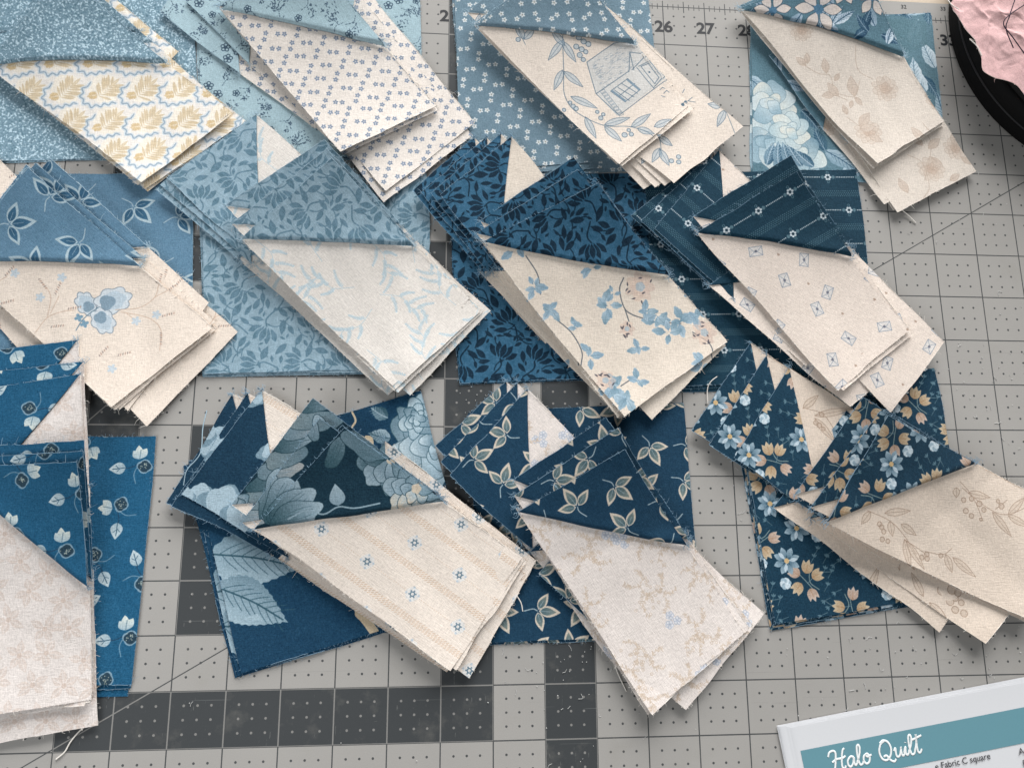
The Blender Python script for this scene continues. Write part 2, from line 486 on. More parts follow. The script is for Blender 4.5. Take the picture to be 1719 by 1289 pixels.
def f_butterfly():
    cv = Cv((231, 217, 203), CEN['butterfly']); g = np.random.default_rng(24)
    b1, b2, br, ln = (178, 198, 214), (118, 152, 180), (182, 152, 136), (124, 142, 160)
    vine = (204, 178, 158)
    for o in ((0, 0), (-2.0, 1.9), (2.6, 1.9), (-3.1, .2)):
        o = np.array(o)
        for q, a, r in (((-9.158, 8.399), 2.2, .3), ((-8.657, 8.471), .35, .42), ((-8.813, 8.057), -.9, .34)):
            q = np.array(q) + o
            P = blobp(q, r * .72, 7, .28, a, .72, 40)
            cv.fill(P, (206, 214, 220)); cv.fill(blobp(q, r * .55, 5, .2, a, .7), b1, .8)
            cv.fill(blobp(q - rotv((r * .25, 0), a), r * .3, 3, .3, a), b2, .9); cv.outline(P, .014, ln)
        for q in ((-9.278, 8.111), (-9.162, 7.989)):
            flower5(cv, np.array(q) + o, .09, (110, 156, 188), None, .4, 4)
        cv.line([np.array((-9.308, 7.851)) + o, np.array((-9.214, 8.050)) + o, np.array((-9.080, 8.201)) + o, np.array((-8.920, 8.329)) + o], .016, (90, 130, 160))
        for V in ([(-10.096, 7.789),(-9.881, 8.100),(-9.576, 8.229),(-9.373, 8.258)], [(-9.881, 8.100),(-9.837, 8.535),(-10.029, 8.819)], [(-9.822, 8.187),(-9.677, 8.538)], [(-8.593, 8.285),(-8.135, 8.344),(-7.850, 8.551),(-7.780, 8.831)], [(-8.486, 8.250),(-7.954, 8.135),(-7.678, 7.891),(-7.666, 7.459)], [(-7.850, 8.551),(-7.593, 8.708)], [(-8.367, 8.214),(-8.180, 8.068)]):
            cv.line(np.array(V) + o, .013, vine)
        for q, a in (((-10.102, 8.855), -.9), ((-9.726, 8.562), 1.2), ((-9.790, 7.892), .1), ((-7.805, 8.855), 1.4), ((-7.605, 8.707), .9), ((-7.664, 8.140), .3), ((-7.696, 7.828), -1.5), ((-9.487, 8.255), .2), ((-8.799, 7.321), .9), ((-8.457, 7.325), .3), ((-8.929, 9.250), .7), ((-9.897, 9.290), .8)):
            q = np.array(q) + o
            for k in range(6):
                p0 = q + rotv((k * .045, 0), a)
                cv.fill(leafp(p0, a + 1.2, .065, .028, 5), br if k % 2 else (150, 136, 130), .85)
        for q in ((-8.180, 8.068), (-10.040, 8.506), (-7.785, 8.200), (-8.548, 7.081), (-9.649, 8.916)):
            flower5(cv, np.array(q) + o, .1, (180, 202, 220), None, 0, 5, .7)
    cv.grain(25, 3); return cv


TUL = {}


def tulips(bg, col, lite, seed):
    cv = Cv((0, 0, 0)); g = np.random.default_rng(27)
    if 'm' not in TUL:
        for i, j, q in lattice(.62):
            q = q + g.normal(0, .04, 2)
            a = 1.57 + g.normal(0, .5) + (i % 3) * 1.3
            st = spline([q, q - rotv((.15, .07), a), q - rotv((.42, -.03), a)], 6)
            cv.stroke(st, .03, (255, 255, 255)); m, ix = cv.cov(blobp(q - rotv((.2, .02), a), .1, n=8), 1); cv.occ[ix] |= m > .5
            for da, L, o in ((-.75, .3, -.1), (.75, .3, .1), (-.3, .36, -.045), (.3, .36, .045), (0, .33, 0)):
                P = leafp(q + rotv((0, o), a), a + da, L + .03, .17, 9, 1.1)
                m, ix = cv.cov(P); cv.put(m, ix, (0, 0, 0), 1); cv.occ[ix] |= m > .5
                cv.fill(leafp(q + rotv((.01, o), a), a + da, L, .13, 9, 1.1), (255, 255, 255))
            for sd in (-1, 1):
                P = leafp(q - rotv((.28, 0), a), a + sd * .9, .3, .13, 9, .8)
                cv.try_fill(P, (255, 255, 255))
        n = 0
        for t in range(2600):
            c = g.uniform(-TILE / 2, TILE / 2, 2); a = g.uniform(0, TAU)
            L = g.uniform(.22, .36) if t < 1300 else g.uniform(.1, .2)
            W = L * g.uniform(.36, .46)
            m, ix = cv.cov(leafp(c - rotv((.025, 0), a), a, L + .035, W + .03, 6, .85), 1)
            if (cv.occ[ix] & (m > .5)).any():
                continue
            cv.try_fill(leafp(c, a, L, W, 9, .85), (255, 255, 255))
            if n % 2 == 0:
                cv.line([c, c - rotv((.08, .03), a), c - rotv((.16, .1), a)], .022, (255, 255, 255), 1, 4)
            n += 1
        TUL['m'] = cv.a[..., :1] / 255
    m = TUL['m']
    cv.a = np.array(bg, float) * (1 - m) + np.array(col, float) * m + fnoise(seed + 3, .05, TILE)[..., None] * 3
    cv.grain(seed + 1); return cv


def f_tulip_pale():
    return tulips((136, 172, 196), (92, 134, 164), (150, 184, 206), 26)


def f_tulip_navy():
    return tulips((48, 104, 152), (13, 46, 84), (72, 138, 190), 28)


def f_sprigs():
    cv = Cv((226, 219, 211)); g = np.random.default_rng(30); c = (184, 204, 214)
    for i, j, q in lattice(1.0):
        q = q + g.normal(0, .05, 2); a0 = i * 2.4 + g.normal(0, .3)
        st = spline([q - rotv((.5, .05), a0), q - rotv((.1, -.1), a0), q + rotv((.2, .0), a0), q + rotv((.42, .12), a0)], 8)
        cv.stroke(st, .013, c, .9)
        for k in range(7):
            p0 = st[4 + k * 3]; sd = 1 if k % 2 else -1
            a = a0 + sd * g.uniform(.55, .95); L = g.uniform(.24, .4)
            ax = np.array([p0 + rotv((L * x, .03 * math.sin(3 * x)), a) for x in np.linspace(0, 1, 10)])
            cv.stroke(ax, .013, c, 1.)
            for x in range(1, 10):
                for s2 in (-1, 1):
                    cv.fill(leafp(ax[x], a + s2 * (.8 + g.normal(0, .1)), .06 * (1.15 - .06 * x), .03, 6), c, .85)
            cv.fill(leafp(ax[-1], a, .05, .026, 5), c)
    cv.grain(31, 3); return cv


def f_bluevine():
    cv = Cv((229, 216, 201), CEN['bluevine']); g = np.random.default_rng(32)
    b = [(150, 184, 208), (126, 166, 196), (178, 202, 218), (110, 152, 178)]
    br, pe = (92, 100, 112), (220, 184, 160)

    def lf(q, a, L):
        q = np.asarray(q); i = int(g.integers(4))
        P = leafp(q, a, L, L * .55, 10, .85); k = 1 + .09 * np.cos(np.arange(len(P)) * 2.4)
        P = (P - P.mean(0)) * k[:, None] + P.mean(0)
        cv.grad(P, b[i], b[(i + 1) % 4], q, q + rotv((L, 0), a)); cv.stroke(np.array([q, q + rotv((L * .8, 0), a)]), .009, (104, 140, 168), .8)

    def cluster(q, n, L):
        for k in range(n):
            lf(np.asarray(q) + g.normal(0, .05, 2), TAU * k / n + g.normal(0, .3), L * g.uniform(.75, 1.15))
    for P in ([(1.731, 9.119),(1.645, 8.877),(1.736, 8.508),(1.910, 8.353),(2.253, 8.241)], [(1.760, 8.456),(1.841, 8.208)], [(0.301, 8.219),(0.624, 7.940),(0.830, 7.556),(0.811, 7.262)], [(2.574, 8.207),(2.961, 8.188)], [(1.627, 6.828),(1.821, 6.956)], [(-0.342, 9.525),(-0.092, 9.131),(-0.033, 8.736)], [(3.211, 8.008),(3.586, 7.752),(3.641, 7.363)]):
        cv.line(P, .022, br)
    for q, n, L in (((1.402, 8.502), 6, .3), ((2.447, 8.258), 7, .28), ((2.965, 8.267), 6, .3), ((2.668, 7.999), 4, .3), ((0.152, 8.373), 6, .26), ((0.652, 8.070), 4, .2), ((-0.158, 8.865), 6, .24), ((1.016, 7.456), 4, .26), ((2.012, 7.664), 4, .26), ((2.197, 8.451), 4, .24), ((1.502, 8.834), 3, .2), ((3.359, 8.340), 5, .28), ((1.501, 6.826), 7, .32), ((1.679, 6.513), 6, .28), ((2.071, 6.896), 4, .24), ((1.000, 9.290), 4, .24), ((3.254, 8.804), 5, .28), ((3.370, 7.360), 5, .26), ((0.384, 7.193), 4, .24), ((-0.596, 9.653), 5, .26), ((3.005, 9.067), 5, .26), ((1.216, 10.107), 5, .26)):
        cluster(q, n, L)
    for q, r in (((2.087, 8.940), .3), ((1.797, 8.050), .16), ((3.471, 8.012), .26), ((1.010, 9.694), .25), ((1.317, 6.951), .2)):
        for k in range(7):
            a = TAU * k / 7
            cv.fill(blobp(np.asarray(q) + rotv((r * .6, 0), a), r * .42, 3, .2, a, .8, 16, k), (224, 198, 180) if k % 2 else (212, 188, 174), .6)
        for k in range(8):
            p0 = np.asarray(q) + rotv((r * g.uniform(.5, 1.), 0), g.uniform(0, 6))
            cv.fill(leafp(p0, g.uniform(0, 6), .1, .035, 6), (84, 82, 92), .9)
        cv.fill(blobp(q, r * .3, 5, .2), (170, 186, 196), .8)
    cv.grain(33, 3); return cv


def f_stripe_navy():
    cv = Cv((19, 61, 98)); w, t = (196, 206, 212), (84, 122, 148)
    for k in range(8):
        y = -1.6 + (k + .5) * .4
        if k % 2 == 0:
            x = -1.6
            while x < 1.59:
                u = (x + (k % 4) * .2) % .8
                if u > .34:
                    cv.disk((x, y), .0135, w)
                x += .04
            for m in range(4):
                cx = -1.6 + m * .8 - (k % 4) * .2 + .16
                for j in range(6):
                    cv.disk((cx + .055 * math.cos(TAU * j / 6), y + .055 * math.sin(TAU * j / 6)), .027, w)
                cv.disk((cx, y), .03, (30, 56, 86))
                for dx in (-.125, .125):
                    cv.fill(blobp((cx + dx, y), .034, 4, .3, n=12), t)
                for dy in (-.115, .115):
                    cv.ring((cx, y + dy), .026, .012, t, 1, 8)
        else:
            for r in range(4):
                yy = y + (r - 1.5) * .04
                for x in np.arange(-1.6, 1.599, .05):
                    cv.disk((x + (r % 2) * .025, yy), .0125, (76, 114, 142))
    cv.grain(35); return cv


def f_envelope():
    cv = Cv((231, 217, 205)); g = np.random.default_rng(36)
    n = 0
    for i, j, q in lattice(.26):
        q = q + g.normal(0, .04, 2)
        if (i + 2 * j) % 5 < 2:
            a = g.uniform(0, 6)
            R = np.array([(-.14, -.1), (.14, -.1), (.14, .1), (-.14, .1)])
            P = rotv(R, a) + q
            cv.fill(P, (214, 214, 214), .6); cv.outline(P, .012, (132, 146, 164))
            cv.stroke(rotv([(-.14, .1), (0, -.01), (.14, .1)], a) + q, .01, (132, 146, 164))
            cv.stroke(rotv([(-.14, -.1), (-.03, .01)], a) + q, .01, (132, 146, 164)); cv.stroke(rotv([(.14, -.1), (.03, .01)], a) + q, .01, (132, 146, 164))
            cv.disk(q, .03, (116, 120, 136))
        elif (i + 2 * j) % 5 == 3:
            cv.disk(q + (-.013, .008), .02, (180, 158, 142)); cv.disk(q + (.013, .008), .02, (180, 158, 142)); cv.disk(q + (0, -.012), .016, (180, 158, 142))
    cv.grain(37, 3); return cv


def f_snowberry():
    cv = Cv((22, 94, 150)); g = np.random.default_rng(38)
    for i, j, q in lattice(.95):
        q = q + g.normal(0, .03, 2); m = g.choice([0., 1.6, 3.1, 4.7]) + g.normal(0, .25)
        f = lambda x, y: q + rotv((x * 1.3, y * 1.3), m)
        cv.line([f(.0, .02), f(.12, .1), f(.26, .12)], .018, (28, 70, 118)); cv.line([f(-.02, .0), f(.02, .16), f(-.04, .3)], .014, (120, 158, 186), .8)
        P = leafp(f(.16, .1), m + .3, .32, .23, 10, .7); cv.grad(P, (150, 178, 194), (192, 208, 214), f(.16, .1), f(.38, .16))
        cv.line([f(.16, .1), f(.27, .14), f(.34, .16)], .013, (40, 86, 130)); cv.stroke(np.array([f(.24, .13), f(.27, .19)]), .01, (40, 86, 130)); cv.stroke(np.array([f(.26, .13), f(.31, .1)]), .01, (40, 86, 130))
        cv.fill(blobp(f(-.1, .03), .13, 4, .2, m, .9, 26), (128, 166, 192), .9); cv.fill(blobp(f(-.1, .03), .105, 4, .22, m + .2, .9, 26), (38, 68, 102))
        for _ in range(14):
            cv.disk(f(-.1, .03) + g.normal(0, .036, 2), .009, (176, 184, 170))
        for da, L in ((-.5, .2), (.15, .22), (.7, .17)):
            P = leafp(f(.0, -.06), m - 1.4 + da, L * 1.25, .15, 8, 1.1); cv.grad(P, (160, 186, 200), (220, 222, 210), f(.0, -.06), f(.02, -.27))
        cv.line([f(0, -.06), f(.01, -.14), f(.02, -.2)], .011, (90, 130, 160))
    cv.grain(39, 5); return cv


def f_blotch():
    cv = Cv((226, 217, 211)); g = np.random.default_rng(40)
    for i, j, q in lattice(.3):
        q = q + g.normal(0, .05, 2); m = g.uniform(0, TAU)
        for k in range(5):
            a = m + k * TAU / 5 + g.normal(0, .15); L = g.uniform(.2, .3); p0 = q + rotv((.04, 0), a)
            cv.fill(leafp(p0, a, L, .14, 10), (214, 199, 189), .85)
            cv.stroke(np.array([p0, p0 + rotv((L * .85, 0), a)]), .014, (226, 217, 211), .9)
            for x in (.3, .5, .7):
                for sd in (-1, 1):
                    p1 = p0 + rotv((L * x, 0), a); cv.stroke(np.array([p1, p1 + rotv((.05, 0), a + sd * .8)]), .01, (226, 217, 211), .8)
        cv.fill(blobp(q, .04, 5, .3), (208, 190, 178), .9)
    cv.grain(42, 4); return cv


def f_peony():
    """navy with a large pale leaf and roses; laid out for the square"""
    cv = Cv((18, 66, 114), CEN['peony']); g = np.random.default_rng(44)
    pale, mid, teal, tan = (152, 182, 200), (104, 142, 168), (50, 92, 124), (208, 190, 162)

    def feather(q, a, L, W):
        P = leafp(q, a, L, W, 26, .7); k = 1 + .06 * (np.arange(len(P)) % 2)
        P = (P - P.mean(0)) * k[:, None] + P.mean(0)
        cv.grad(P, pale, mid, np.asarray(q) + rotv((0, -W / 2), a), np.asarray(q) + rotv((0, W / 2), a))
        cv.line([q, np.asarray(q) + rotv((L * .5, .05), a), np.asarray(q) + rotv((L * .95, 0), a)], .03, teal)
        for t in np.linspace(.1, .8, 7):
            p0 = np.asarray(q) + rotv((L * t, .04), a)
            for sd in (-1, 1):
                cv.stroke(spline([p0, p0 + rotv((L * .1, sd * W * .14), a), p0 + rotv((L * .22, sd * W * .26), a)], 5), .018, teal, .6)
    feather((-6.432, 3.492), -.15, 1.7, 1.0); feather((-6.301, 2.885), -.45, 1.5, .85)
    cv.fill(np.array([(-5.767, 2.281),(-5.381, 2.254),(-5.499, 2.386)]), pale)
    cv.line([(-3.468, 2.250),(-3.610, 2.471),(-3.572, 2.691),(-3.736, 2.859)], .16, tan)
    cv.line([(-3.280, 2.008),(-3.468, 2.250),(-3.584, 2.361)], .17, tan); cv.line([(-3.162, 2.576),(-3.408, 2.513)], .05, pale)
    rose(cv, (-2.122, 5.688), .95, [mid, (186, 208, 220), (140, 176, 200), pale], (60, 100, 128), 5, 4)
    rose(cv, (-2.548, 6.170), .4, [pale, mid, (190, 212, 222)], (50, 96, 128), 6, 3)
    big_leaf(cv, (-3.144, 6.165), 2.6, .4, .28, mid, teal, pale, 3); big_leaf(cv, (-3.074, 5.743), 2.9, .45, .3, mid, (150, 180, 198), teal, 4)
    cv.fill(leafp((-4.122, 6.376), .1, .42, .24, 10, .8), tan); cv.line([(-3.859, 6.281),(-3.782, 6.100),(-3.846, 5.919),(-3.581, 5.740)], .04, tan); cv.fill(leafp((-3.583, 5.800), -.9, .28, .18, 8), tan)
    for q, a, L in (((-3.210, 4.270), 1., .5), ((-4.146, 4.619), 2.5, .6), ((-5.094, 5.202), 1., .7), ((-5.745, 4.620), .4, .6), ((-2.265, 3.464), 4., .5)):
        big_leaf(cv, q, a, L, L * .5, pale, mid, teal, 8)
    cv.grain(45, 5); return cv


def f_peony_tri():
    cv = Cv((17, 54, 88), CEN['peony_tri']); g = np.random.default_rng(46)
    pale, mid, teal, tan = (148, 174, 190), (98, 132, 156), (50, 88, 116), (196, 184, 166)
    ln = (28, 62, 92)

    def petal(q, a, L, W, c0, c1):
        q = np.asarray(q)
        P = blobp(q + rotv((L * .5, 0), a), L * .5, 5, .07, a, W / L, 30, int(g.integers(1e6)))
        cv.grad(P, c0, c1, q, q + rotv((L, 0), a)); cv.outline(P, .014, ln, .7)
        for s_ in (-.18, .05, .2):
            cv.line([q + rotv((L * .15, s_ * W * .3), a), q + rotv((L * .55, s_ * W * .9), a), q + rotv((L * .85, s_ * W * .8), a)], .012, c0, .5, 4)

    def bloom(q, R, cs, n=3):
        for r_ in range(n):
            m = 8 - r_
            for k in range(m):
                petal(np.asarray(q) + rotv((R * .08, 0), k * TAU / m + r_), k * TAU / m + r_ * .4 + g.normal(0, .12), R * (1 - .27 * r_), R * (.62 - .12 * r_), cs[(k + r_) % len(cs)], cs[(k + r_ + 1) % len(cs)])
        cv.fill(blobp(q, R * .14, 5, .2), tan)
    for k in range(10):
        q = np.array((-5.872, 3.937)) + np.array((.15 * k, .25 * k))
        petal(q + (-.35, g.normal(0, .03)), .25 + g.normal(0, .15), 1.0, .4, (teal, mid, (120, 140, 150))[k % 3], (pale, (164, 168, 168), mid)[k % 3])
    bloom((-3.003, 5.266), .62, [teal, mid, pale, mid], 2)
    bloom((-2.520, 4.712), .6, [mid, pale, tan, (130, 160, 178)], 3)
    for a_ in (1.5, 1.1, .7, .3):
        petal((-5.238, 4.071), a_, .95, .5, teal, pale)
    P = leafp((-3.987, 4.388), 1.75, .42, .3, 12, .65); cv.grad(P, (120, 150, 170), pale, (-3.987, 4.388), (-4.059, 4.759))
    cv.line([(-4.925, 4.138),(-4.591, 4.297),(-4.267, 4.227),(-3.986, 4.365),(-3.674, 4.341),(-3.214, 4.432)], .03, (128, 156, 174)); cv.line([(-4.643, 4.205),(-4.489, 4.068),(-4.240, 4.113)], .022, mid)
    petal((-4.361, 5.617), 1.9, .5, .24, mid, pale); petal((-4.165, 5.086), 1.2, .6, .3, teal, mid); petal((-3.842, 5.799), -.6, .9, .55, mid, (84, 122, 148))
    bloom((-6.747, 4.450), .5, [pale, mid, (176, 194, 204)], 2); bloom((-6.118, 4.278), .4, [pale, (176, 194, 204), mid], 2)
    big_leaf(cv, (-5.883, 6.870), -2.2, .6, .3, pale, mid, teal, 3)
    cv.grain(47, 5); return cv


def f_peony_dark():
    """the quieter navy part of the same cloth"""
    cv = Cv((17, 58, 100), CEN['peony_dark']); g = np.random.default_rng(48)
    pale, mid, teal = (156, 184, 202), (108, 144, 170), (54, 94, 128)
    for q, r in (((-6.691, 4.450), .38), ((-6.295, 4.392), .42), ((-5.942, 4.164), .36), ((-7.086, 4.508), .3), ((-5.752, 6.628), .3), ((-5.428, 5.436), .2)):
        cv.fill(blobp(q, r, 6, .18, .3, .8, 30, int(r * 100)), mid); cv.fill(blobp(np.array(q) + (.03, .04), r * .8, 5, .18, 1.3, .8, 30, int(r * 90)), pale)
    for q, a in (((-6.250, 6.262), 4.2), ((-6.375, 5.904), 4.0), ((-6.701, 6.139), 1.), ((-4.622, 4.968), 1.)):
        big_leaf(cv, q, a, .5, .3, pale, mid, teal, 2)
    cv.grain(49, 5); return cv


def f_stripe_cream():
    cv = Cv((230, 218, 206)); p, b = (202, 170, 142), (80, 116, 146)
    for k in range(8):
        y = -1.6 + (k + .5) * .4
        if k % 2:
            for r in range(3):
                for x in np.arange(-1.6, 1.599, .064):
                    cv.stroke(np.array([(x, y + (r - 1) * .045 - .016), (x + .036, y + (r - 1) * .045 + .014)]), .013, p, .9)
        else:
            for x in np.arange(-1.6, 1.599, .05):
                cv.disk((x, y), .007, p, .9)
            for m in range(3):
                c = np.array((m * 1.0667 + (k % 4) * .2667, y))
                cv.fill(blobp(c, .12, 6, .2), (214, 220, 224), .5)
                cv.ring(c, .042, .02, b, 1, 10)
                for j in range(6):
                    cv.disk(c + rotv((.066, 0), j * TAU / 6 + .5), .014, b)
                for j in range(4):
                    flower5(cv, c + rotv((.125, 0), j * TAU / 4 + .3), .028, (180, 194, 206))
    cv.grain(51, 3); return cv


def f_taupe_ditsy():
    cv = Cv((229, 219, 212)); g = np.random.default_rng(52)
    t, t2 = (205, 186, 167), (212, 196, 181)
    for i, j, q in lattice(1.15):
        q = q + g.normal(0, .05, 2); m = 1.9 * i + g.normal(0, .3)
        f = lambda x, y: q + rotv((x, y), m)
        for V in ([f(0, 0), f(.2, .12), f(.42, .08), f(.56, .2)], [f(.2, .12), f(.28, .3), f(.22, .46)], [f(0, 0), f(-.16, .16), f(-.14, .36), f(-.3, .5)], [f(0, 0), f(-.1, -.2), f(.06, -.4)], [f(.3, .08), f(.4, -.12), f(.34, -.3)], [f(-.15, .2), f(-.34, .14), f(-.5, .2)]):
            P = spline(V, 6); cv.stroke(P, .010, t, .9)
            for k in range(1, len(P) - 1, 1):
                d = P[k + 1] - P[k]; a = math.atan2(d[1], d[0])
                for sd in (-1, 1):
                    if g.random() < .6:
                        cv.fill(leafp(P[k], a + sd * g.uniform(.6, 1.2), g.uniform(.05, .085), .026, 5), t if g.random() < .6 else t2, .9)
        for _ in range(26):
            p0 = f(*(g.normal(0, .11, 2) * (1, 1.5))); cv.ring(p0, .026, .010, t, .9, 7)
        for k in range(3):
            c = f(.5, -.42) + rotv((.1, 0), 2.1 * k + m)
            cv.fill(blobp(c, .07, 5, .25), (216, 218, 224), .8); open_flower(cv, c, .085, (176, 184, 200), .010, k)
    cv.grain(53, 3); return cv


def f_goldbud():
    cv = Cv((16, 60, 100)); g = np.random.default_rng(54)
    gold, pk, bl, st = [(204, 188, 162), (172, 146, 116)], [(204, 186, 174), (174, 148, 130)], [(148, 178, 198), (58, 100, 136)], (132, 150, 150)

    def bud(q, a, L, cs):
        for da in (-.42, .42, 0):
            P = leafp(q, a + da, L * (1 if da == 0 else .92), L * .46, 8, .8)
            cv.grad(P, cs[1], cs[0], q, np.asarray(q) + rotv((L, 0), a)); cv.stroke(np.array([q, np.asarray(q) + rotv((L * .6, 0), a + da)]), .009, (150, 100, 60), .6)

    def daisy(q, r):
        for k in range(8):
            a = TAU * k / 8 + .2
            P = leafp(np.asarray(q) + rotv((.03, 0), a), a, r, r * .5, 8, 1.2)
            cv.grad(P, bl[1], bl[0], q, np.asarray(q) + rotv((r, 0), a))
        for k in range(3):
            cv.fill(leafp(np.asarray(q) + rotv((.03, 0), k * 2.2), k * 2.2, r * .8, r * .3, 6, 1.2), (206, 222, 232), .8)
        cv.fill(blobp(q, r * .2), (206, 176, 130))
    for i, j, q in lattice(1.28):
        q = q + g.normal(0, .04, 2); m = 1.3 * i + g.normal(0, .3)
        f = lambda x, y: q + rotv((x * 1.12, y * 1.12), m)
        cv.line([f(.05, -.38), f(.0, -.1), f(-.05, .12)], .016, st); cv.line([f(.12, -.3), f(.05, -.1), f(.2, .12)], .016, st); cv.line([f(0, -.1), f(.28, -.06), f(.5, -.16)], .013, (96, 128, 150))
        bud(f(.06, .06), .7 + m, .3, gold); bud(f(-.06, .08), 2. + m, .29, gold if j % 2 else pk); bud(f(.12, -.06), -.1 + m, .29, gold); bud(f(-.1, -.05), 3.4 + m, .29, gold)
        bud(f(-.02, -.2), 4.6 + m, .28, pk)
        daisy(f(-.12, .42), .26)
        w = f(-.36, .1)
        for k in range(6):
            cv.fill(blobp(w + rotv((.06, 0), k * 1.05), .055, 3, .2), (200, 216, 226) if k % 2 else (150, 182, 204))
        for x, y in ((.5, -.16), (.42, -.06), (.36, .22), (.5, .3), (.56, .1), (.3, -.32)):
            c = f(x, y)
            cv.line([f(x - .12, y - .06), c], .01, (96, 128, 150))
            for da in (-.7, 0, .7):
                cv.fill(leafp(c, .8 + da + m, .085, .034, 5), (84, 124, 152))
    cv.grain(55, 5); return cv


def f_lineleaf():
    cv = Cv((224, 208, 192), CEN['lineleaf']); g = np.random.default_rng(56)
    t = (164, 140, 122)

    def lf(a, b, w=.15):
        a, b = np.array(a), np.array(b); d = b - a
        P = leafp(a, math.atan2(d[1], d[0]), np.hypot(*d), w, 9)
        cv.fill(P, (206, 188, 170), .45); cv.outline(P, .011, t); cv.stroke(np.array([a, a + d * .85]), .009, t)
    for V in ([(6.535, 4.269),(7.027, 4.062),(7.353, 3.758),(7.595, 3.397)], [(7.347, 3.698),(7.730, 3.456),(7.844, 3.335)], [(8.628, 4.858),(8.904, 4.547),(9.102, 4.054)], [(8.665, 4.733),(9.266, 4.299),(9.646, 4.188),(10.188, 4.359)], [(7.794, 3.455),(8.173, 3.393),(8.381, 3.512)], [(5.500, 6.356),(5.880, 6.232),(6.165, 5.791)], [(9.398, 4.299),(9.688, 4.484)]):
        cv.line(V, .012, t)
    for a, b in (((6.915, 4.220),(7.487, 4.267)), ((7.027, 4.062),(7.072, 3.760)), ((7.277, 4.000),(7.613, 3.781)), ((7.347, 3.698),(7.432, 3.089)), ((7.394, 3.662),(7.752, 3.098)), ((8.533, 4.733),(8.535, 4.535)), ((8.810, 4.634),(9.298, 4.534)), ((9.324, 4.238),(9.689, 3.746)), ((9.673, 4.188),(10.120, 4.533)), ((9.669, 4.163),(10.113, 3.940)), ((6.597, 4.245),(6.381, 4.003)), ((8.237, 3.392),(8.347, 3.034)), ((8.384, 3.332),(8.849, 2.934)), ((5.682, 6.205),(6.546, 6.364)), ((5.678, 6.154),(6.089, 5.664)), ((5.435, 6.356),(5.798, 6.640)), ((6.493, 2.581),(6.805, 3.165)), ((7.881, 2.566),(7.681, 3.039)), ((7.993, 2.448),(8.331, 2.094)), ((5.855, 5.227),(6.348, 4.980)), ((4.850, 5.472),(5.204, 5.102))):
        lf(a, b)
    for q, r in (((6.790, 4.002),.05), ((6.835, 3.941),.05), ((6.877, 3.857),.05), ((6.835, 3.701),.05), ((6.959, 3.664),.045), ((7.716, 3.336),.05), ((7.826, 3.395),.05), ((7.829, 3.312),.05), ((8.131, 3.369),.045), ((8.699, 4.486),.05), ((8.873, 4.510),.05), ((9.044, 4.411),.06), ((8.736, 4.264),.055), ((9.054, 4.091),.03), ((8.854, 4.165),.05), ((9.473, 4.460),.04), ((9.538, 4.361),.06), ((9.133, 4.287),.05), ((5.841, 6.231),.05), ((5.769, 6.003),.055), ((5.853, 5.927),.04), ((5.695, 6.053),.05), ((8.277, 2.679),.09), ((8.397, 2.619),.07), ((8.429, 2.466),.08), ((8.540, 2.535),.07), ((8.510, 2.301),.07), ((8.656, 2.440),.06), ((8.680, 2.229),.07)):
        cv.fill(blobp(q, r, n=10), (196, 176, 158), .5); cv.ring(q, r, .013, t)
    cv.grain(57, 3); return cv


def f_pink():
    cv = Cv((222, 182, 180)); cv.a += fnoise(58, .3, cv.size)[..., None] * 3; cv.grain(59, 3); return cv

# ----------------------------------------------------------------- helpers
col = scene.collection
rng = np.random.default_rng(2024)


def srgb(c):
    c = np.asarray(c, float) / 255
    return tuple(np.where(c <= .04045, c / 12.92, ((c + .055) / 1.055) ** 2.4)) + (1.,)


def tag(o, label=None, cat=None, group=None, kind=None):
    for k, v in (('label', label), ('category', cat), ('group', group), ('kind', kind)):
        if v:
            o[k] = v
    return o


def empty(name, loc, rz=0.):
    o = bpy.data.objects.new(name, None)
    o.empty_display_size = .01
    col.objects.link(o)
    o.location = Vector(loc) * IN; o.rotation_euler = (0, 0, rz)
    return o


def mesh_obj(name, V, F, mats, parent=None, origin=(0, 0, 0), smooth=True, uv=None, loc=None):
    me = bpy.data.meshes.new(name)
    V = (np.asarray(V, float) - np.asarray(origin, float)) * IN
    if isinstance(F, np.ndarray):                 # all quads
        n = len(F)
        me.vertices.add(len(V)); me.vertices.foreach_set('co', V.astype(np.float32).ravel())
        me.loops.add(n * 4); me.loops.foreach_set('vertex_index', np.ascontiguousarray(F, np.int32).ravel())
        me.polygons.add(n); me.polygons.foreach_set('loop_start', np.arange(0, n * 4, 4, dtype=np.int32))
    else:
        me.from_pydata(V.tolist(), [], [list(map(int, f)) for f in F])
    for m in (mats if isinstance(mats, (list, tuple)) else [mats]):
        me.materials.append(m)
    if smooth:
        me.polygons.foreach_set('use_smooth', np.ones(len(me.polygons), bool))
    me.update(calc_edges=True)
    if uv is not None:
        lay = me.uv_layers.new(name='UVMap')
        vi = np.empty(len(me.loops), np.int32); me.loops.foreach_get('vertex_index', vi)
        lay.data.foreach_set('uv', np.asarray(uv, np.float32)[vi].ravel())
    o = bpy.data.objects.new(name, me)
    col.objects.link(o)
    if parent is not None:
        o.parent = parent
    else:
        o.location = Vector(loc if loc is not None else origin) * IN
    return o


def grid_faces(nu, nv):
    i, j = np.meshgrid(np.arange(nu - 1), np.arange(nv - 1), indexing='ij')
    a = (i * nv + j).ravel()
    return np.stack([a, a + nv, a + nv + 1, a + 1], -1)


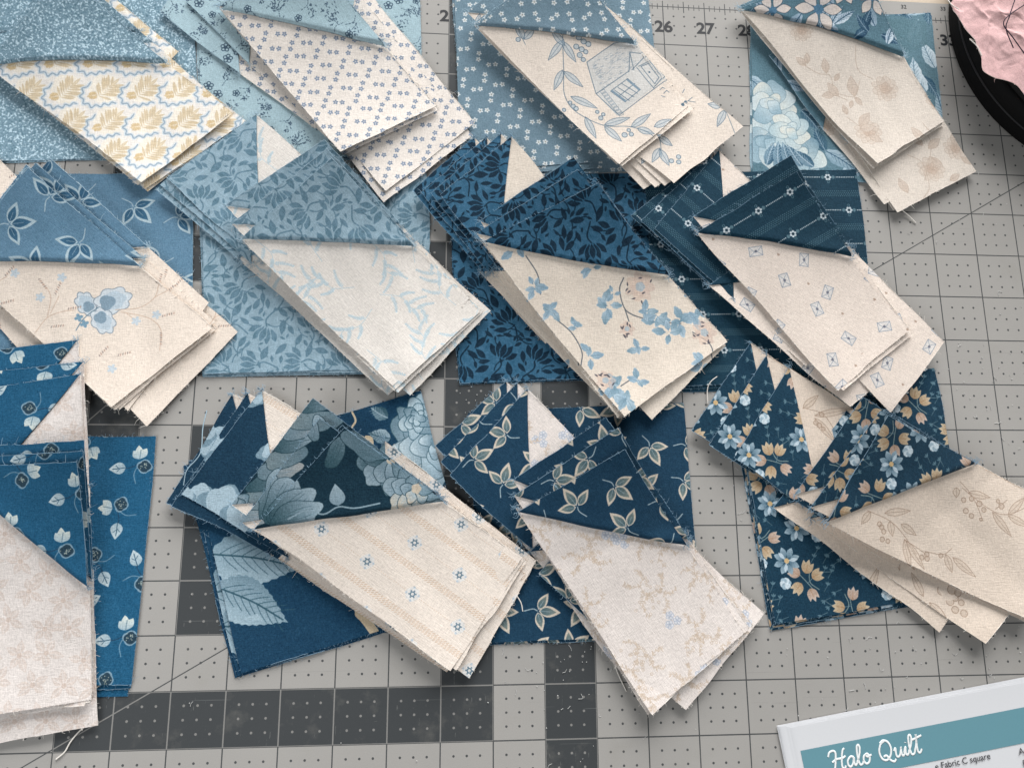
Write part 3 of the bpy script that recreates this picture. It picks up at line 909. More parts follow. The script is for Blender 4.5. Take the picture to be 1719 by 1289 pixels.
class Tubes:
    """thin round fibres gathered into one mesh"""
    def __init__(s): s.V, s.F, s.n = [], [], 0

    def add(s, P, r, k=4, taper=True):
        P = np.asarray(P, float); m = len(P)
        T = np.gradient(P, axis=0); T /= np.linalg.norm(T, axis=1)[:, None] + 1e-9
        U = np.cross(T, (0, 0, 1.)); L = np.linalg.norm(U, axis=1)[:, None]
        U = np.where(L < 1e-3, np.array([1., 0, 0]), U / (L + 1e-9)); W = np.cross(T, U)
        rr = r * (np.linspace(1, .45, m) if taper else np.ones(m))
        a = np.arange(k) * TAU / k
        ring = P[:, None] + rr[:, None, None] * (np.cos(a)[None, :, None] * U[:, None] + np.sin(a)[None, :, None] * W[:, None])
        s.V.append(ring.reshape(-1, 3))
        i, j = np.meshgrid(np.arange(m - 1), np.arange(k), indexing='ij')
        q = s.n + i * k; j2 = (j + 1) % k
        s.F.append(np.stack([q + j, q + j2, q + k + j2, q + k + j], -1).reshape(-1, 4))
        s.n += m * k

    def build(s, name, mat, parent=None, origin=(0, 0, 0)):
        return mesh_obj(name, np.vstack(s.V), np.vstack(s.F), mat, parent, origin)


# ----------------------------------------------------------------- materials
class NT:
    def __init__(s, name):
        s.m = bpy.data.materials.new(name); s.m.use_nodes = True
        s.t = s.m.node_tree; s.b = s.t.nodes['Principled BSDF']

    def n(s, typ, **kw):
        o = s.t.nodes.new(typ)
        for k, v in kw.items():
            setattr(o, k, v)
        return o

    def plug(s, x, sock):
        if hasattr(x, 'is_output'):
            s.t.links.new(x, sock)
        else:
            sock.default_value = x

    def f(s, op, a, b=0., c=None, clamp=False):
        o = s.n('ShaderNodeMath', operation=op, use_clamp=clamp)
        s.plug(a, o.inputs[0]); s.plug(b, o.inputs[1])
        if c is not None:
            s.plug(c, o.inputs[2])
        return o.outputs[0]

    def mix(s, fac, a, b):
        o = s.n('ShaderNodeMix', data_type='RGBA')
        s.plug(fac, o.inputs[0]); s.plug(a, o.inputs[6]); s.plug(b, o.inputs[7])
        return o.outputs[2]

    def noise(s, vec, scale, detail=2., rough=.5):
        o = s.n('ShaderNodeTexNoise')
        s.plug(vec, o.inputs['Vector']); o.inputs['Scale'].default_value = scale
        o.inputs['Detail'].default_value = detail; o.inputs['Roughness'].default_value = rough
        return o.outputs[0]

    def bump(s, h, strength, dist):
        o = s.n('ShaderNodeBump'); s.plug(h, o.inputs['Height'])
        o.inputs['Strength'].default_value = strength; o.inputs['Distance'].default_value = dist
        s.t.links.new(o.outputs[0], s.b.inputs['Normal'])

    def obj(s):
        return s.n('ShaderNodeTexCoord').outputs['Object']


def plain(name, c, rough=.7, spec=.3, grain=0., gs=2000., bump=0.):
    k = NT(name)
    k.b.inputs['Roughness'].default_value = rough; k.b.inputs['Specular IOR Level'].default_value = spec
    n = k.noise(k.obj(), gs, 3)
    base = srgb(c)
    k.t.links.new(k.mix(n, tuple(x * (1 - grain) for x in base[:3]) + (1,), tuple(min(1, x * (1 + grain)) for x in base[:3]) + (1,)), k.b.inputs['Base Color'])
    if bump:
        k.bump(n, bump, .0004)
    return k.m


FAB = {}


def fabric(name):
    """woven cotton carrying one of the prints drawn above"""
    if name in FAB:
        return FAB[name]
    cv = globals()['f_' + name]()
    img = bpy.data.images.new('print_' + name, cv.N, cv.N)
    px = np.ones((cv.N, cv.N, 4), np.float32)
    grey = cv.a.mean(-1, keepdims=True)
    dye = np.clip((cv.a[..., 2:3] - cv.a[..., :1]) / 60, 0, 1)              # indigo cloth leans to teal when deep, to grey when pale
    deep = np.clip((150 - grey) / 70, 0, 1)
    cv.a += dye * ((cv.a - grey) * (-.27 + .14 * deep) + deep * (np.array([-2., -1., -13.]) - .06 * cv.a) + (1 - deep) * np.array([-1., -2., -5.]))
    cv.a = cv.a + np.clip((grey - 130) / 60, 0, 1) * (1 - dye) * np.array([-2., -1.5, -.5])
    px[..., :3] = np.clip(cv.a, 0, 255) / 255
    img.pixels.foreach_set(px.ravel()); img.update(); img.pack()
    k = NT('cotton_' + name)
    uv = k.n('ShaderNodeTexCoord').outputs['UV']
    t = k.n('ShaderNodeTexImage', image=img, interpolation='Linear', extension='REPEAT')
    k.t.links.new(uv, t.inputs[0])
    ob = k.obj()
    fine = k.noise(ob, 3400, 2, .6)
    slub = k.noise(ob, 420, 4, .6)
    mid = k.noise(ob, 1500, 1, .5)
    v = k.f('ADD', k.f('MULTIPLY_ADD', fine, .26, .76), k.f('MULTIPLY', mid, .24))
    v = k.f('MULTIPLY', v, k.f('MULTIPLY_ADD', slub, .10, .95))
    wv = []
    for sx, sy in ((46., 7.), (7., 46.)):                                   # warp and weft slubs
        mp = k.n('ShaderNodeMapping'); k.t.links.new(uv, mp.inputs[0])
        mp.inputs['Scale'].default_value = (sx * cv.size, sy * cv.size, 1)
        wv.append(k.noise(mp.outputs[0], 1., 1, .5))
    weave = k.f('ADD', wv[0], wv[1])
    v = k.f('ADD', v, k.f('MULTIPLY_ADD', weave, .26, -.26))
    hs = k.n('ShaderNodeHueSaturation'); k.t.links.new(t.outputs[0], hs.inputs['Color']); k.t.links.new(v, hs.inputs['Value'])
    k.t.links.new(hs.outputs[0], k.b.inputs['Base Color'])
    k.b.inputs['Roughness'].default_value = .92; k.b.inputs['Specular IOR Level'].default_value = .15
    k.b.inputs['Sheen Weight'].default_value = .12; k.b.inputs['Sheen Roughness'].default_value = .5
    k.bump(k.f('ADD', k.f('ADD', fine, k.f('MULTIPLY', weave, 1.4)), k.f('MULTIPLY', slub, 1.5)), .30, .0003)
    FAB[name] = k.m
    return k.m


M_fray_blue = plain('loose_weft_blue', (166, 190, 204), .9, .1)
M_fray_cream = plain('loose_weft_cream', (238, 232, 224), .9, .1)
M_fray_navy = plain('loose_weft_navy', (132, 160, 180), .9, .1)
M_white = plain('paper', (216, 217, 220), .8, .15, .02, 900)
M_print = plain('black_ink', (38, 40, 44), .6, .3)

# ----------------------------------------------------------------- table and cutting mat
T = plain('pale_table', (196, 180, 160), .5, .4, .06, 60)
mesh_obj('table', [(-40, -20, -.1), (40, -20, -.1), (40, 40, -.1), (-40, 40, -.1)], [(0, 1, 2, 3)], T, smooth=False)['kind'] = 'structure'


def mat_material():
    k = NT('cutting_mat_vinyl')
    sep = k.n('ShaderNodeSeparateXYZ')
    ob = k.obj(); k.t.links.new(ob, sep.inputs[0])
    x = k.f('DIVIDE', sep.outputs[0], IN); y = k.f('DIVIDE', sep.outputs[1], IN)
    near = lambda v, q: k.f('ABSOLUTE', k.f('SUBTRACT', v, k.f('DIVIDE', k.f('ROUND', k.f('MULTIPLY', v, q)), q)))
    lt = lambda v, w: k.f('LESS_THAN', v, w); gt = lambda v, w: k.f('GREATER_THAN', v, w)
    mul = lambda *a: a[0] if len(a) == 1 else k.f('MULTIPLY', a[0], mul(*a[1:]))
    mx = lambda *a: a[0] if len(a) == 1 else k.f('MAXIMUM', a[0], mx(*a[1:]))
    rect = lambda x0, x1, y0, y1: mul(gt(x, x0), lt(x, x1), gt(y, y0), lt(y, y1))
    inv = lambda v: k.f('SUBTRACT', 1., v)
    frame = lambda x0, x1, y0, y1: mul(rect(x0, x1, y0, y1), inv(rect(x0 + 1, x1 - 1, y0 + 1, y1 - 1)))
    dark = mx(frame(-9, -1, 0, 8), frame(-7, -3, 2, 6), frame(-9, -1, 9, 17), rect(0, 1, -6, 8))
    inside = lt(y, 16.012)
    nx, ny = near(x, 1.), near(y, 1.)
    line = mul(k.f('MAXIMUM', lt(nx, .0125), lt(ny, .0125)), inside)
    dxq, dyq = near(x, 4.), near(y, 4.)
    dot = mul(lt(k.f('SQRT', k.f('ADD', k.f('MULTIPLY', dxq, dxq), k.f('MULTIPLY', dyq, dyq))), .0235), gt(nx, .1), gt(ny, .1), inside)
    tick = mul(lt(k.f('ABSOLUTE', k.f('SUBTRACT', y, 16.)), .075), lt(near(x, 8.), .009))
    tick2 = mul(lt(k.f('ABSOLUTE', k.f('SUBTRACT', y, 16.)), .15), lt(near(x, 2.), .011))
    d30 = lt(k.f('ABSOLUTE', k.f('SUBTRACT', y, k.f('MULTIPLY_ADD', x, .5774, 5.25))), .0125)
    d45 = lt(k.f('ABSOLUTE', k.f('SUBTRACT', y, k.f('ADD', x, 15.06))), .015)
    ink = mul(mx(line, dot, tick, tick2, d30, d45), k.f('MULTIPLY_ADD', dark, -.36, .93))
    # XOR: ink is dark on the pale squares and pale on the dark ones
    v = k.f('ABSOLUTE', k.f('SUBTRACT', dark, ink))
    light_c, dark_c = srgb((164, 161, 157)), srgb((64, 67, 69))
    # fine knife scratches and pebble grain
    mp = k.n('ShaderNodeMapping'); k.t.links.new(ob, mp.inputs[0]); mp.inputs['Scale'].default_value = (1, .055, 1)
    s1 = k.noise(mp.outputs[0], 1500, 3, .7)
    mp2 = k.n('ShaderNodeMapping'); k.t.links.new(ob, mp2.inputs[0]); mp2.inputs['Scale'].default_value = (.04, 1, 1); mp2.inputs['Rotation'].default_value = (0, 0, .15)
    s2 = k.noise(mp2.outputs[0], 900, 3, .7)
    zone = k.noise(ob, 28, 3, .6)
    scr = k.f('MULTIPLY', k.f('MAXIMUM', gt(s1, .685), gt(s2, .735)), k.f('MULTIPLY', k.f('SUBTRACT', zone, .42, clamp=True), 3.2, clamp=True))
    cuts = None
    for ang_, sc_, th_ in ((.5, 700, .73), (-.9, 800, .735), (1.25, 650, .73)):
        mp3 = k.n('ShaderNodeMapping'); k.t.links.new(ob, mp3.inputs[0]); mp3.inputs['Rotation'].default_value = (0, 0, ang_); mp3.inputs['Scale'].default_value = (.02, 1, 1)
        c_ = gt(k.noise(mp3.outputs[0], sc_, 2, .6), th_); cuts = c_ if cuts is None else k.f('MAXIMUM', cuts, c_)
    stain = k.noise(ob, 42, 5, .65)
    g = k.noise(ob, 2600, 2, .6); big = k.noise(ob, 9, 4, .6)
    base = k.mix(v, light_c, dark_c)
    base = k.mix(k.f('MULTIPLY', scr, k.f('MULTIPLY_ADD', dark, .34, .08)), base, srgb((205, 205, 200)))
    base = k.mix(k.f('MULTIPLY', cuts, k.f('MULTIPLY_ADD', dark, .12, .16)), base, k.mix(dark, srgb((108, 107, 106)), srgb((140, 142, 142))))
    base = k.mix(k.f('MULTIPLY', k.f('SUBTRACT', stain, .56, clamp=True), 1.3, clamp=True), base, srgb((150, 146, 138)))
    val = k.f('MULTIPLY', k.f('MULTIPLY_ADD', g, .26, .87), k.f('MULTIPLY_ADD', big, .22, .89))
    hs = k.n('ShaderNodeHueSaturation'); k.t.links.new(base, hs.inputs['Color']); k.t.links.new(val, hs.inputs['Value'])
    k.t.links.new(hs.outputs[0], k.b.inputs['Base Color'])
    k.b.inputs['Roughness'].default_value = .62; k.b.inputs['Specular IOR Level'].default_value = .25
    k.bump(k.f('ADD', g, k.f('MULTIPLY', scr, .6)), .18, .0003)
    return k.m


x0, x1, y0, y1, zb = -16., 17., -7., 16.47, -.085
mv = [(x0, y0, zb), (x1, y0, zb), (x1, y1, zb), (x0, y1, zb), (x0, y0, 0), (x1, y0, 0), (x1, y1, 0), (x0, y1, 0)]
cmat = mesh_obj('cutting_mat', mv, [(4, 5, 6, 7), (0, 1, 5, 4), (1, 2, 6, 5), (2, 3, 7, 6), (3, 0, 4, 7), (3, 2, 1, 0)], mat_material(), smooth=False)
cmat['kind'] = 'structure'


def text_mesh(name, body, size, loc, rz, mat, parent, bold=0., align='CENTER', squash=1.):
    cu = bpy.data.curves.new(name, 'FONT')
    cu.body = body; cu.size = size * IN; cu.offset = bold * IN; cu.align_x = align; cu.resolution_u = 4
    t = bpy.data.objects.new(name, cu); col.objects.link(t)
    bpy.context.view_layer.update()
    me = bpy.data.meshes.new_from_object(t.evaluated_get(bpy.context.evaluated_depsgraph_get()))
    col.objects.unlink(t); bpy.data.objects.remove(t); bpy.data.curves.remove(cu)
    me.name = name; me.materials.clear(); me.materials.append(mat)
    o = bpy.data.objects.new(name, me); col.objects.link(o)
    o.parent = parent; o.location = Vector(loc) * IN; o.rotation_euler = (0, 0, rz); o.scale = (squash, 1, 1)
    return o


for n, cx in ((21, -2), (26, 3), (27, 4), (28, 5), (33, 10)):
    text_mesh('numeral', str(n), .40, (cx, 15.335, .003), 0, M_print, cmat, .012, squash=1.08)
for n, cx in ((32, 9), (33, 10)):
    text_mesh('numeral', str(n), .145, (cx - .03, 16.28, .003), 0, M_print, cmat, .002)

# ----------------------------------------------------------------- fabric pieces


def wob(seed, amp):
    g = np.random.default_rng(seed)
    K = [(g.uniform(2, 7), g.uniform(2, 7), g.uniform(0, TAU), g.normal(0, amp)) for _ in range(4)]
    return lambda u, v: sum(a * np.sin(fx * u + fy * v + p) for fx, fy, p, a in K)


class Surf:
    """the lie of one cut piece: four corners (x, y, z in inches), a sag and curled ends"""
    def __init__(s, C, sag, curl, seed, wv=.008, tw=(1., 1.)):
        s.C = np.array(C, float); s.sag, s.curl, s.tw = sag, curl, tw
        s.w = wob(seed, wv); s.e = wob(seed + 7, .006)
        s.cen = np.append(s.C[:, :2].mean(0), 0)
        g = np.random.default_rng(seed + 3)
        s.puck = [(g.uniform(9, 22), g.uniform(9, 26), g.uniform(0, TAU), g.normal(0, wv * .22)) for _ in range(5)]
        s.cor = [(0., 1., g.normal(.0, .03)), (1., 1., g.normal(.0, .03)), (g.uniform(.2, .8), 1., g.normal(0, .03))] if wv > .0045 else []
        s.cre = [(g.uniform(-.5, .5), g.uniform(.3, .9), g.normal(0, .010)) for _ in range(2)] if wv > .0045 else []

    def __call__(s, u, v):
        u, v = np.asarray(u, float), np.asarray(v, float)
        TL, TR, BR, BL = s.C
        U, Vv = u[..., None], v[..., None]
        P = (TL * (1 - U) + TR * U) * (1 - Vv) + (BL * (1 - U) + BR * U) * Vv
        P = P.copy()
        w_ = 1 - (1 - v) ** 1.8      # the raised seam end drops quickly to the flat of the strip
        P[..., 2] = (TL[2] * (1 - u) + TR[2] * u) * (1 - w_) + (BL[2] * (1 - u) + BR[2] * u) * w_
        c = np.clip((v - .45) / .55, 0, 1) ** 2
        P[..., 2] += -s.sag * np.sin(math.pi * v) + s.curl * c * (s.tw[0] * (1 - u) + s.tw[1] * u) + np.maximum(s.w(u, v), -.006)
        for fx, fy, p, a in s.puck:
            P[..., 2] += a * np.sin(fx * u + fy * v + p)
        for cu, cv_, a in s.cor:
            P[..., 2] += max(a, -.012) * np.exp(-(((u - cu) * 2.5) ** 2 + ((v - cv_) * 4.5) ** 2) / .35)
        for sl, v0, a in s.cre:
            P[..., 2] += a * np.exp(-np.abs(v - v0 - sl * (u - .5)) * 14)
        k = s.e(u * 2, v * 2)
        P[..., 0] += k * (1 + .6 * np.sin(9 * v)); P[..., 1] += k * np.cos(7 * u)
        return P


def uvmap(P, cen, ang, off, fab):
    q = rotv(P[:, :2] - np.asarray(cen)[:2], -ang) + np.asarray(off)
    return q / (SZ if fab in CEN else TILE) + .5


def solid(o, rim):
    m = o.modifiers.new('cloth thickness', 'SOLIDIFY')
    m.thickness = .011 * IN; m.offset = -1.; m.material_offset_rim = rim; m.use_rim = True
    m = o.modifiers.new('crisp cut edge', 'EDGE_SPLIT'); m.split_angle = math.radians(50); m.use_edge_sharp = False
    return o


def patch(name, S, U, V, lift, fab, rim, ang, off, parent, flip=False):
    P = S(U, V); P[..., 2] += lift
    nu, nv = U.shape; Pf = P.reshape(-1, 3)
    F = grid_faces(nu, nv)
    a, b, c = Pf[F[:, 0]], Pf[F[:, 1]], Pf[F[:, 2]]
    if np.cross(b - a, c - b)[:, 2].sum() < 0:
        F = F[:, ::-1]
    o = mesh_obj(name, Pf, F, [fabric(fab), rim], parent, S.cen, uv=uvmap(Pf, S.cen, ang, off, fab))
    return solid(o, 1)


def fray_edge(tb, pts, outw, g, dens, ln, r=.0042, cont=.92):
    """threads working loose along a raw edge; pts runs along it, outw points off the cloth"""
    seg = np.linalg.norm(np.diff(pts, axis=0), axis=1); s = np.concatenate([[0], np.cumsum(seg)])
    L = s[-1]
    at = lambda t: np.stack([np.interp(t, s, pts[:, i]) for i in range(3)], -1)
    t = 0.
    while t < L:
        d = g.uniform(.5, 1.6) if cont > .5 else g.uniform(.15, .7)
        if g.random() < cont:
            tt = np.linspace(t, min(t + d, L), max(3, int(d / .07)))
            P = at(tt)
            P += outw * (g.normal(.003, .004, len(tt))[:, None]); P[:, 2] += .003
            tb.add(P, g.uniform(.0025, .0048), 4, False)
        t += d * g.uniform(.97, 1.12)
    tang = (pts[-1] - pts[0]) / (np.linalg.norm(pts[-1] - pts[0]) + 1e-9)
    for _ in range(g.poisson(dens * L)):
        p = at(g.uniform(0, L)); a = g.normal(0, .7); l = ln * g.uniform(.3, 1.4) * (3.2 if g.random() < .05 else 1)
        d = outw * math.cos(a) + tang * math.sin(a)
        m = p + d * l * .5 + np.array([g.normal(0, .01), g.normal(0, .01), g.uniform(0, .02)])
        e = p + d * l + np.array([g.normal(0, .02), g.normal(0, .02), g.uniform(-.02, .02)])
        tb.add(spline([p + (0, 0, .002), m, e], 3), r * g.uniform(.7, 1.2), 3)


def tuft(tb, p, d, g, n, ln):
    for _ in range(n):
        a = g.normal(0, .9); l = ln * g.uniform(.3, 1.5); c, s_ = math.cos(a), math.sin(a)
        dd = np.array([d[0] * c - d[1] * s_, d[0] * s_ + d[1] * c, 0])
        q = np.asarray(p) + np.append(g.normal(0, .025, 2), .006 + abs(g.normal(0, .006)))
        k = np.array([-dd[1], dd[0], 0]) * g.normal(0, .35) * l
        tb.add(spline([q, q + dd * l * .5 + k + (0, 0, .01), q + dd * l + k * .4], 4), g.uniform(.004, .0065), 3)


def strip(kind, C, s, sag, curl, tw, blue, cream, ab, ob, ac, oc, seed, label, group, fray, top, navy, face):
    g = np.random.default_rng(seed)
    S = Surf(C, sag, curl, seed, .011 if face else .005, tw=tw)
    root = empty('patchwork_strip', S.cen)
    tag(root, label, 'fabric strip', group)
    fb = M_fray_navy if navy else M_fray_blue
    nu, nb, nc = (22, 16, 30) if top else (14, 9, 18)
    u = np.linspace(0, 1, nu)
    sv = s * u if kind == 'B' else s * (1 - u)
    # blue corner triangle: the pressed seam allowance lifts it a little along the seam
    t = 1 - (1 - np.linspace(0, 1, nb)) ** 2
    U = np.repeat(u[:, None], nb, 1); V = sv[:, None] * t[None, :]
    Lx = np.linalg.norm(S.C[3] - S.C[0])
    d = (sv[:, None] - V) * Lx * .7
    lift = (.075 if face else .014) * (.55 + .6 * (U if kind == 'B' else 1 - U)) * (1 - np.exp(-d / .02)) * np.exp(-d / .4) + .003
    patch('blue_triangle', S, U, V, lift, blue, fb, ab, ob, root)
    t = np.linspace(0, 1, nc) ** 1.25
    U = np.repeat(u[:, None], nc, 1); V = sv[:, None] + (1 - sv[:, None]) * t[None, :]
    d = (V - sv[:, None]) * Lx * .7
    patch('cream_panel', S, U, V, -.022 * np.exp(-d / .3), cream, M_fray_cream, ac, oc, root)
    # loose threads on the raw edges
    ax = S.C[0] - S.C[3]; ax = np.append(ax[:2] / np.linalg.norm(ax[:2]), 0)
    rt = S.C[1] - S.C[0]; rt = np.append(rt[:2] / np.linalg.norm(rt[:2]), 0)
    e = np.linspace(0, 1, 24); z = np.zeros(24)
    tb = Tubes(); k = fray
    fray_edge(tb, S(e, z), ax, g, 15 * k, .042)
    if kind == 'B':
        fray_edge(tb, S(z + 1, e * s), rt, g, 15 * k, .04)
        tuft(tb, S(0, 0), -rt, g, int(9 * k), .1); tuft(tb, S(1, s), rt, g, int(15 * k), .1)
    else:
        fray_edge(tb, S(z, e * s), -rt, g, 15 * k, .04)
        tuft(tb, S(1, 0), ax, g, int(13 * k), .1); tuft(tb, S(0, s), -rt, g, int(12 * k), .1)
    tag(tb.build('frayed_threads', fb, root, S.cen), kind='stuff')
    tb = Tubes()
    if kind == 'B':
        fray_edge(tb, S(z + 1, s + e * (1 - s)), rt, g, 10 * k, .035, cont=.35); fray_edge(tb, S(z, e), -rt, g, 9 * k, .038, cont=.3)
    else:
        fray_edge(tb, S(z + 1, e), rt, g, 10 * k, .035, cont=.35); fray_edge(tb, S(z, s + e * (1 - s)), -rt, g, 9 * k, .038, cont=.3)
    fray_edge(tb, S(e, z + 1), -ax, g, 9 * k, .038, cont=.3)
    tag(tb.build('cream_threads', M_fray_cream, root, S.cen), kind='stuff')
    return root


def square(C, fab, ang, off, seed, label, group, fray, top, navy):
    g = np.random.default_rng(seed)
    S = Surf(C, 0., 0., seed, .004)
    n = 20 if top else 10
    u = np.linspace(0, 1, n)
    U, V = np.meshgrid(u, u, indexing='ij')
    fb = M_fray_navy if navy else M_fray_blue
    P = S(U, V).reshape(-1, 3); F = grid_faces(n, n)
    if np.cross(P[F[0, 1]] - P[F[0, 0]], P[F[0, 2]] - P[F[0, 1]])[2] < 0:
        F = F[:, ::-1]
    o = mesh_obj('fabric_square', P, F, [fabric(fab), fb], None, S.cen, uv=uvmap(P, S.cen, ang, off, fab))
    solid(o, 1); tag(o, label, 'fabric square', group)
    e = np.linspace(0, 1, 20); z = np.zeros(20); tb = Tubes()
    dy = S.C[0] - S.C[3]; dy = np.append(dy[:2] / np.linalg.norm(dy[:2]), 0); dx = np.array([dy[1], -dy[0], 0])
    for pts, w in ((S(e, z), dy), (S(e, z + 1), -dy), (S(z, e), -dx), (S(z + 1, e), dx)):
        fray_edge(tb, pts, w, g, 14. * fray, .03, .003, .3)
    tag(tb.build('frayed_threads', fb, o, S.cen), kind='stuff')
    return o


